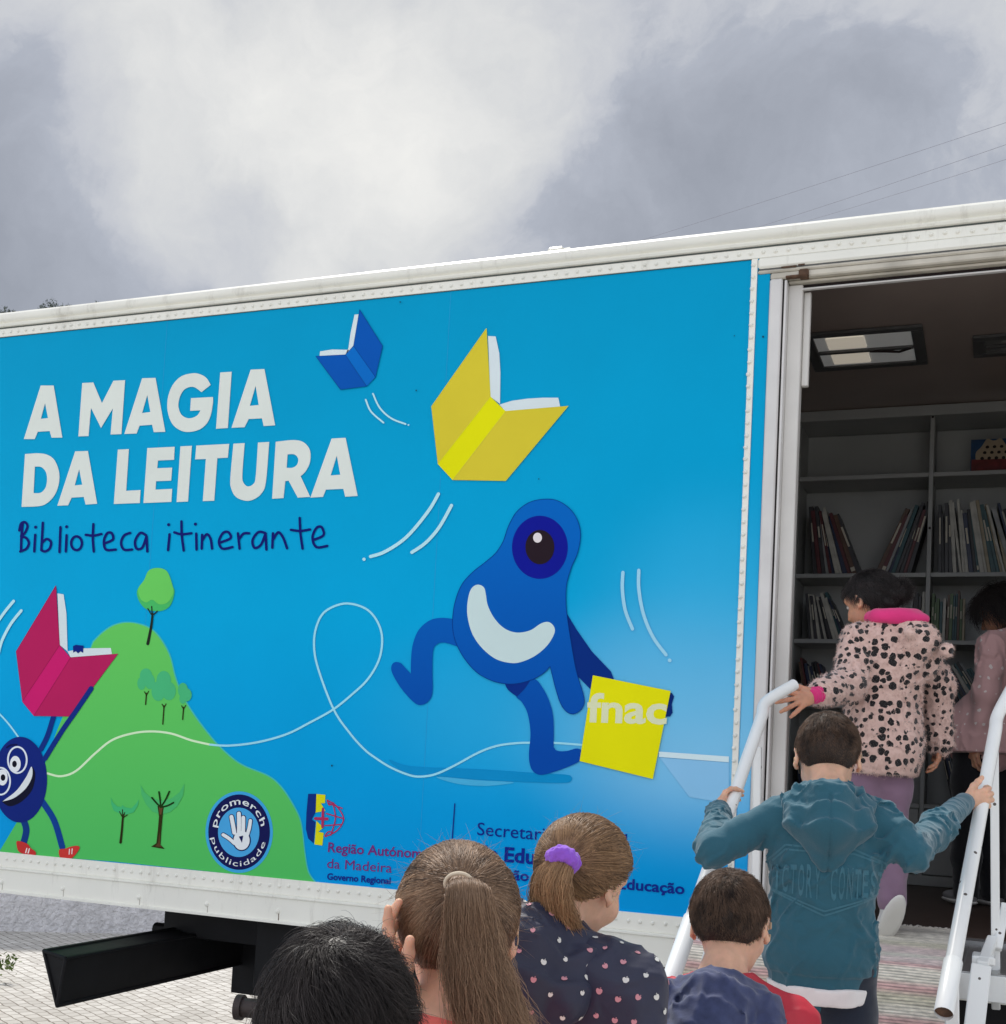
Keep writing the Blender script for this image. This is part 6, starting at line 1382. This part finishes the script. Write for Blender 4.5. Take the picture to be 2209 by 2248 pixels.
# ------------------------------------------------------------ 5. boy in the teal hoodie on the stairs, holding both rails
def p_teal():
    c = at(1817, 1662, 2.93); yaw = math.radians(10); F = Frame(c, yaw, .38, 0., .98)
    rl = lambda t: RLp[1] + (RLp[2] - RLp[1]) * t; rr_ = lambda t: RRp[1] + (RRp[2] - RRp[1]) * t
    gl = onY(1607, 1795, rl(.42)[1]); gl = rl(.39); gr = rr_(.345)
    dl = unit(RLp[1] - RLp[2]); drr = unit(RRp[1] - RRp[2])
    latv = R.T @ np.array([1., 0, 0])
    wl = gl - dl * .055 - latv * .030 + UP * .0 ; dpv = R.T @ np.array([0, 0, 1.]); wr = gr - latv * .058 - dpv * .030 - drr * .004
    eL = at(1568, 1866, 2.86); eR = at(2000, 1868, 2.78)
    armL = (eL, wl, unit(dl * 1.0 + latv * .05 + UP * .10), latv * .8 - UP * .1, (.55, .6, .45), 1, .95)
    armR = (eR, wr, unit(latv * 1. + drr * .25 - dpv * .02), unit(dpv), (.55, .95, .8), 1, .98)
    base = np.array([c[0] + .0, c[1] - .03, c[2] - 1.075])
    H = 1.22; f = np.array([-math.sin(yaw), math.cos(yaw), 0.]); r = np.array([math.cos(yaw), math.sin(yaw), 0.]); pel = base + UP * .50 * H + r * .01
    step1 = np.array([base[0], PY - .14, PZ - .26]); step2 = np.array([base[0], PY - .38, PZ - .52])
    legs = [(pel - r * .055, pel - r * .06 - UP * .26 + f * .16, np.array([base[0] - .07, PY - .12, PZ - .26 + .055]), f), (pel + r * .055, pel + r * .06 - UP * .28 + f * .04, np.array([base[0] + .07, PY - .37, PZ - .52 + .055]), f)]
    D = make_person('short-haired boy in a teal hoodie climbing the stairs, holding both handrails', base, F, H, yaw, .250, armL=armL, armR=armR, legs=legs, bottom=fabric('navy_trousers', (30, 38, 52)), shoes=fabric('shoe_dark', (52, 54, 60)), nr=.037, chest=1.08)
    def ex(S):
        n, r_, f_ = D['neck'], D['r'], D['f']
        S.ell(D['pel'] - UP * .02, np.array([.108, .092, .17]), None, .04)
        # bunched sleeves
        for (e, w_) in ((eL, wl), (eR, wr)): S.cap(e, e * .55 + w_ * .45, .036, .034, .02)
        S.cut(n + UP * .05 + f_ * .01, np.array([.05, .05, .05]), None, .01)
    ez = D['pel'][2] - .085
    def ff(Q):
        d = np.zeros(len(Q)); band = np.clip((Q[:, 2] - (ez + .05)) / .004, -1, 1); inn = np.abs((Q - D['pel']) @ D['r']) < .2
        d += np.where(inn & (Q[:, 2] < ez + .052), .004, 0.) - np.where(inn, .006 * np.exp(-((Q[:, 2] - ez - .085) / .03) ** 2), 0)
        for (s, e, w_, sd) in ((D['shL'], eL, wl, 1), (D['shR'], eR, wr, 2)):
            for (a, b_) in ((s, e), (e, w_)):
                L_ = np.linalg.norm(b_ - a); u = (b_ - a) / L_; t = (Q - a) @ u; dist = np.linalg.norm(Q - a - t[:, None] * u, axis=1); m_ = (t > .02) & (t < L_) & (dist < .07)
                ph = (Q @ np.array([30., 20, 25])) * .5; d += np.where(m_, -.0065 * np.clip(np.sin(t * 105 + 2.4 * np.sin(ph * 1.7 + sd) + 1.5 * vnoise(Q, 30, 7) + sd), 0, 1) ** 2 * (.4 + .6 * np.clip(vnoise(Q, 22, 8) * 2 + .5, 0, 1)) * np.exp(-((t - L_ * .9) / (L_ * .5)) ** 2), 0)
        back = (Q - D['pel']) @ D['f'] < 0
        q2 = (Q - D['pel']); dg = q2 @ D['r'] * 26 + q2[:, 2] * 20
        d += np.where(back & inn, .0028 * np.sin(dg + 1.3 * vnoise(Q, 14, 2)) * np.exp(-((Q[:, 2] - D['pel'][2] - .08) / .10) ** 2), 0)
        return d
    V, Fc = garment(D, 'hoodie', None, .017, hem=ez, cuff=.012, h=.0042, folds=.0058, extra=ex, seed=12, foldf=ff)
    m = fabric('teal_fleece', (44, 94, 110), var=.08, vscale=7, bump=.5, bscale=300)
    pm = fabric('teal_print', (62, 112, 128), bump=.5)
    # raised lettering across the back inside a hexagonal outline
    bv = bvh_of(V, Fc); mb = MB(); cen = np.array(D['chest'] * .55 + D['pel'] * .45) + UP * .05; bk = -D['f']
    def onback(x, z):
        o = cen + D['r'] * x + UP * z + bk * .3; h_ = bv.ray_cast(tuple(o), tuple(-bk)); 
        return None if h_[0] is None else np.array(h_[0]) + bk * .0012
    def outline(pts, w_):
        for (a, b_) in zip(pts[:-1], pts[1:]):
            n = 16; a = np.array(a); b_ = np.array(b_); d = (b_ - a) / np.linalg.norm(b_ - a); nn = np.array([-d[1], d[0]]) * w_; vs = []
            for i in range(n + 1): q = a + (b_ - a) * i / n; vs += [onback(*(q + nn)), onback(*(q - nn))]
            for i in range(n):
                if all(v is not None for v in vs[2 * i:2 * i + 4]): mb.add(vs[2 * i:2 * i + 4], [(0, 1, 3, 2)], pm)
    for off in (0, -.010): outline([(-.128 - off, .035), (-.09, .075 + off), (.06, .075 + off), (.134 + off, .045), (.134 + off, .030)], .0022)
    for off in (0, .010): outline([(-.125 + off, -.03), (0, -.078 + off), (.125 - off, -.028)], .0022)
    for i, ch in enumerate('VICTORY CONTEST'):
        if ch == ' ': continue
        TV, TF = text_tris(ch, .02); TV[:, 0] -= TV[:, 0].min(); wch = max(TV[:, 0].max(), .12); x0 = -.130 + i * .0176; mid = 1 - abs(x0 + .008) / .14; hh = .050 + .034 * mid
        V2d = [tuple(v) for v in TV]; T2d = [tuple(f) for fc in TF for f in [(fc[0], fc[k], fc[k + 1]) for k in range(1, len(fc) - 1)]]
        for _ in range(2):
            nt = []
            for (a_, b_, c_) in T2d:
                k0 = len(V2d); V2d += [tuple((V2d[p][i] + V2d[q][i]) / 2 for i in (0, 1)) for p, q in ((a_, b_), (b_, c_), (c_, a_))]
                nt += [(a_, k0, k0 + 2), (k0, b_, k0 + 1), (k0 + 2, k0 + 1, c_), (k0, k0 + 1, k0 + 2)]
            T2d = nt
        TV, TF = V2d, T2d
        vs = [onback(x0 + v[0] / wch * (.0135 if ch != 'I' else .005) + (.004 if ch == 'I' else 0), -hh / 2 + v[1] / .72 * hh + .0) for v in TV]
        for fc in TF:
            if all(vs[j] is not None for j in fc): mb.add([vs[j] for j in fc], [tuple(range(len(fc)))], pm)
    hoodie = joined('hoodie', V, Fc, m, mb, D['o'])
    # hood lying on the back: rolled collar, hanging pouch with draped folds and a centre seam
    S = SDF(.0038); n, r_, f_ = D['neck'] - UP * .006, D['r'], D['f']; ring = []
    for i in range(15): a = -2.5 + 5.0 * i / 14; ring.append(n + r_ * math.sin(a) * .068 - f_ * (math.cos(a) * .062) + UP * (.026 - .030 * (1 - math.cos(a)) * .5))
    S.chain([n - f_ * .070 - UP * .01, n - f_ * .092 - UP * .06, n - f_ * .082 - UP * .135], [.058, .054, .018], .03)
    for sx in (-1, 1): S.chain([n + r_ * sx * .072 - f_ * .035 - UP * .012, n + r_ * sx * .062 - f_ * .075 - UP * .050, n + r_ * sx * .010 - f_ * .080 - UP * .145], [.030, .031, .016], .02)
    S.chain(ring, [.0155] * 15, .005)
    S.cut(n + UP * .05 + f_ * .012, np.array([.052, .052, .05]), None, .008)
    apx = n + UP * .03 - f_ * .03
    def hdsp(Q):
        x = (Q - n) @ r_; return drape(Q, apx, .034, .0065, .20) + .002 * vnoise(Q, 60, 4) + wrinkle(Q, .004, 9, 60) + .0045 * np.exp(-(x / .003) ** 2) * (Q[:, 2] < n[2] + .02)
    V, Fc = S.mesh(hdsp); npmesh('hood', V, Fc, m, hoodie)
    # white t-shirt hem
    S = SDF(.005); S.ell(D['pel'] - UP * .03, np.array([.119, .102, .19]), None, .02); S.plane(D['pel'] - UP * .101, -UP); S.plane(D['pel'] - UP * .06, UP)
    V, Fc = S.mesh(lambda Q: .003 * vnoise(Q * np.array([1, 1, .3]), 60, 3)); npmesh('shirt', V, Fc, fabric('white_cotton', (232, 228, 226)), D['o'])
    V, Fc = cap_mesh(F, H_DARK, .0045); npmesh('hair', V, Fc, H_DARK, D['o'])
    short_hair(D['o'], F, H_DARK, .018, .55, (0, -.05, .10), 13000, 51, infl=.0045, mess=.5, w0=.0005, spiral=.3)
p_teal()

# ------------------------------------------------------------ 6. girl in the spotted fur coat in the doorway
def spots(m, col, spot, scale, thr, coords='Object'):
    N, Lk, b = nodes(m); tc = N.new('ShaderNodeTexCoord'); nz = N.new('ShaderNodeTexNoise'); nz.inputs['Scale'].default_value = 45; nz.inputs['Detail'].default_value = 2; Lk.new(tc.outputs[coords], nz.inputs['Vector'])
    sb = N.new('ShaderNodeVectorMath'); sb.operation = 'SUBTRACT'; sb.inputs[1].default_value = (.5, .5, .5); Lk.new(nz.outputs['Color'], sb.inputs[0]); sc_ = N.new('ShaderNodeVectorMath'); sc_.operation = 'SCALE'; sc_.inputs['Scale'].default_value = .018; Lk.new(sb.outputs[0], sc_.inputs[0])
    ad = N.new('ShaderNodeVectorMath'); Lk.new(tc.outputs[coords], ad.inputs[0]); Lk.new(sc_.outputs[0], ad.inputs[1]); v = N.new('ShaderNodeTexVoronoi'); v.inputs['Scale'].default_value = scale; v.inputs['Randomness'].default_value = .62; Lk.new(ad.outputs[0], v.inputs['Vector'])
    sep = N.new('ShaderNodeSeparateColor'); Lk.new(v.outputs['Color'], sep.inputs[0]); th = N.new('ShaderNodeMapRange'); th.inputs['To Min'].default_value = thr * .7; th.inputs['To Max'].default_value = thr * 1.2; Lk.new(sep.outputs[0], th.inputs['Value'])
    lt = N.new('ShaderNodeMath'); lt.operation = 'LESS_THAN'; Lk.new(v.outputs['Distance'], lt.inputs[0]); Lk.new(th.outputs[0], lt.inputs[1])
    mx = N.new('ShaderNodeMix'); mx.data_type = 'RGBA'; mx.inputs['A'].default_value = L3(col); mx.inputs['B'].default_value = L3(spot); Lk.new(lt.outputs[0], mx.inputs['Factor']); Lk.new(mx.outputs['Result'], b.inputs['Base Color'])
def p_leopard():
    c = at(1912, 1322, 4.32); yaw = math.radians(32); F = Frame(c, yaw + .45, .38, 0., 1.0); by = math.radians(30)
    base = np.array([c[0] + .05, c[1] - .02, FLOOR + .004]); H = c[2] + .10 - FLOOR
    top = RLp[0]; wl = at(1790, 1526, 4.02)
    armL = (at(1862, 1500, 4.15), wl, at(1725, 1546, 3.99) - wl, R.T @ np.array([.1, .25, 1.]), ((.12, .2, .2), (.1, .2, .15), (.15, .2, .2), (.2, .25, .2)), -1, 1.06, .34)
    wr = at(2062, 1630, 4.35); armR = (at(2056, 1505, 4.34), wr, np.array([0, .1, -1.]), np.array([-1, 0, 0.]), (.4, .4, .3), 1)
    r = np.array([math.cos(by), math.sin(by), 0.]); f = np.array([-math.sin(by), math.cos(by), 0.]); pel = base + UP * .50 * H
    legs = [(pel - r * .05, pel - r * .055 - UP * .28 + f * .03, base + UP * .055 - r * .05 + f * .03, f), (pel + r * .05, pel + r * .05 - UP * .27 + f * .02, base + UP * .10 + r * .0 - f * .12, unit(f * .55 - UP * .8))]
    D = make_person('girl in a pink black-spotted fur coat standing in the doorway', base, F, H, by, .225, armL=armL, armR=armR, legs=legs, skin=SK2, bottom=fabric('mauve_trousers', (132, 106, 126)), shoes=fabric('shoe_white2', (206, 204, 202)), nr=.04)
    hemz = onY(1900, 1700, D['pel'][1])[2]
    def ex(S):
        p = D['pel']; n = D['neck']
        S.ell(p + UP * .10, np.array([.118, .112, .16]), None, .05); S.ell(p + UP * .0, np.array([.138, .128, .17]), None, .05); S.ell(D['shz'] - UP * .10, np.array([.112, .10, .13]), None, .05)
        S.chain([n + D['r'] * .03 - D['f'] * .06 + UP * .005, n + D['r'] * .06 - D['f'] * .11 - UP * .05, n + D['r'] * .05 - D['f'] * .10 - UP * .13], [.05, .058, .035], .03)
        for e, w_ in ((armL[0], armL[1]), (armR[0], armR[1])): S.chain([e, w_ + unit(e - w_) * (.055 if w_ is wl else .0)], [.052, .046], .03)
        for s, e in ((D['shL'], armL[0]), (D['shR'], armR[0])): S.chain([s, e], [.052, .052], .04)
        S.ell(at(2015, 1440, 4.20), np.array([.078, .06, .085]), None, .012)
        for q in ((2000, 1388), (2078, 1428)): S.ell(at(*q, 4.10), np.array([.026, .022, .026]), None, .012)
    V, Fc = garment(D, 'coat', None, .026, hem=hemz, h=.0052, folds=.005, extra=ex, cuff=.03, seed=17, foldf=lambda Q: .0035 * vnoise(Q, 190, 6) + .0018 * vnoise(Q, 420, 8))
    m = mat('fur_pink', (226, 180, 176), rough=.95, bump=.8, bscale=220, dist=.004, sheen=.5, var=.1); spots(m, (228, 194, 182), (22, 17, 18), 37, .43)
    coat = npmesh('fur_coat', V, Fc, m, D['o'])
    # pile: short hairs standing on the cloth, same colour pattern by position
    rg = np.random.default_rng(5); vis = V[rg.integers(0, len(V), 26000)]; ctr = D['chest'] * .5 + D['pel'] * .5
    me = coat.data; nrm = np.zeros(len(V) * 3); me.vertices.foreach_get('normal', nrm); nrm = nrm.reshape(-1, 3); ii = rg.integers(0, len(V), 26000)
    strands('fur', coat, m, V[ii], nrm[ii] + rg.normal(size=(26000, 3)) * .45 + np.array([0, 0, -.5]), .011, 3, lambda P2, D2, t, i: D2 + np.array([0, 0, -.25]), .0006, 3)
    # pink hood lining and cuff
    S = SDF(.004); n = D['neck']; ring = []
    for i in range(13): a = -1.5 + 4.0 * i / 12; ring.append(n + D['r'] * (math.sin(a) * .080 + .012) - D['f'] * (math.cos(a) * .085) + UP * .032)
    S.chain(ring, [.024] * 13, .012); S.ell(n + D['r'] * .035 - D['f'] * .075 + UP * .026, np.array([.068, .05, .03]), None, .02)
    V, Fc = S.mesh(lambda Q: .003 * vnoise(Q, 80, 2)); npmesh('hood_lining', V, Fc, fabric('hot_pink', (226, 56, 126)), D['o'])
    S = SDF(.003); u = unit(armL[0] - wl); S.cap(wl + u * .001, wl + u * .035, .028, .036, .004); V, Fc = S.mesh(lambda Q: .0018 * np.sin((Q - wl) @ u * 420)); npmesh('cuff', V, Fc, fabric('hot_pink', (226, 56, 126)), D['o'])
    # dark curly hair in a low bun
    def extra(S): S.ell(F(.02, -.10, -.02), (.058, .052, .052), None, .03)
    V, Fc = cap_mesh(F, H_BLACK, .009, extra=None); npmesh('hair', V, Fc, H_BLACK, D['o'])
    S = SDF(.004); S.ell(F(.015, -.112, -.012), np.array([.034, .032, .036]), None, .02); S.ell(F(0, -.06, -.02), np.array([.05, .04, .05]), None, .03); V, Fc = S.mesh(lambda Q: .006 * vnoise(Q, 120, 2)); npmesh('hair_bun', V, Fc, H_BLACK, D['o'])
    short_hair(D['o'], F, H_BLACK, .035, .55, (0, -.05, .10), 6000, 61, infl=.009, mess=.9, w0=.0006, lowcrop=False)
    rg = np.random.default_rng(8); q = rg.normal(size=(1800, 3)); q /= np.linalg.norm(q, axis=1, keepdims=True); cb = F(.015, -.112, -.012)
    strands('curls', D['o'], H_BLACK, cb + q * np.array([.032, .030, .034]), q, .04, 6, lambda P2, D2, t, i: D2 + rg.normal(size=D2.shape) * .7, .0006, 9)
p_leopard()

# ------------------------------------------------------------ 7. girl in the patterned dress at the right edge, inside
def p_dress():
    c = at(2200, 1345, 5.35); yaw = math.radians(60); F = Frame(c, yaw, .45, 0., 1.05); by = math.radians(40)
    base = np.array([c[0] - .06, c[1], FLOOR + .004]); H = c[2] + .10 - FLOOR
    wl = at(2130, 1560, 5.05)
    D = make_person('dark-haired girl in a dusty pink patterned dress inside the trailer at the right edge', base, F, H, by, .30, skin=SK2, bottom=fabric('black_leggings', (22, 22, 26)), shoes=fabric('shoe_grey2', (130, 128, 128)))
    hemz = onY(2150, 1655, c[1])[2]
    def ex(S):
        p = D['pel']; S.ell(p + UP * .06, np.array([.17, .14, .17]), None, .05); S.ell(p + UP * .0, np.array([.19, .16, .18]), None, .05)
        S.chain([D['shL'], D['shL'] - UP * .2 - D['r'] * .02, D['shL'] - UP * .3 + D['f'] * .04], [.055, .058, .045], .03)
    V, Fc = garment(D, 'dress', None, .02, hem=hemz, h=.006, folds=.007, extra=ex, seed=27)
    m = fabric('dusty_pink', (216, 172, 170)); spots(m, (216, 172, 170), (240, 226, 222), 26, .2); npmesh('dress', V, Fc, m, D['o'])
    V, Fc = cap_mesh(F, H_BLACK, .012); npmesh('hair', V, Fc, H_BLACK, D['o'])
    short_hair(D['o'], F, H_BLACK, .12, .3, (0, -.03, .10), 5000, 71, infl=.012, mess=.6, w0=.0007, lowcrop=False)
    tied_tail = [F(0, -.10, .0), F(-.01, -.13, -.06), F(-.02, -.125, -.15), F(-.02, -.11, -.24)]
    rg = np.random.default_rng(3); path = np.array(catmull([np.array(p) for p in tied_tail], False, 4)); n = 1600; K = len(path); off = rg.normal(size=(n, 1, 3)) * .022; wob = np.cumsum(rg.normal(size=(n, K, 3)) * .005, 1)
    strand_mesh('long_hair', D['o'], H_BLACK, path[None] + off + wob, .0009, rg)
p_dress()
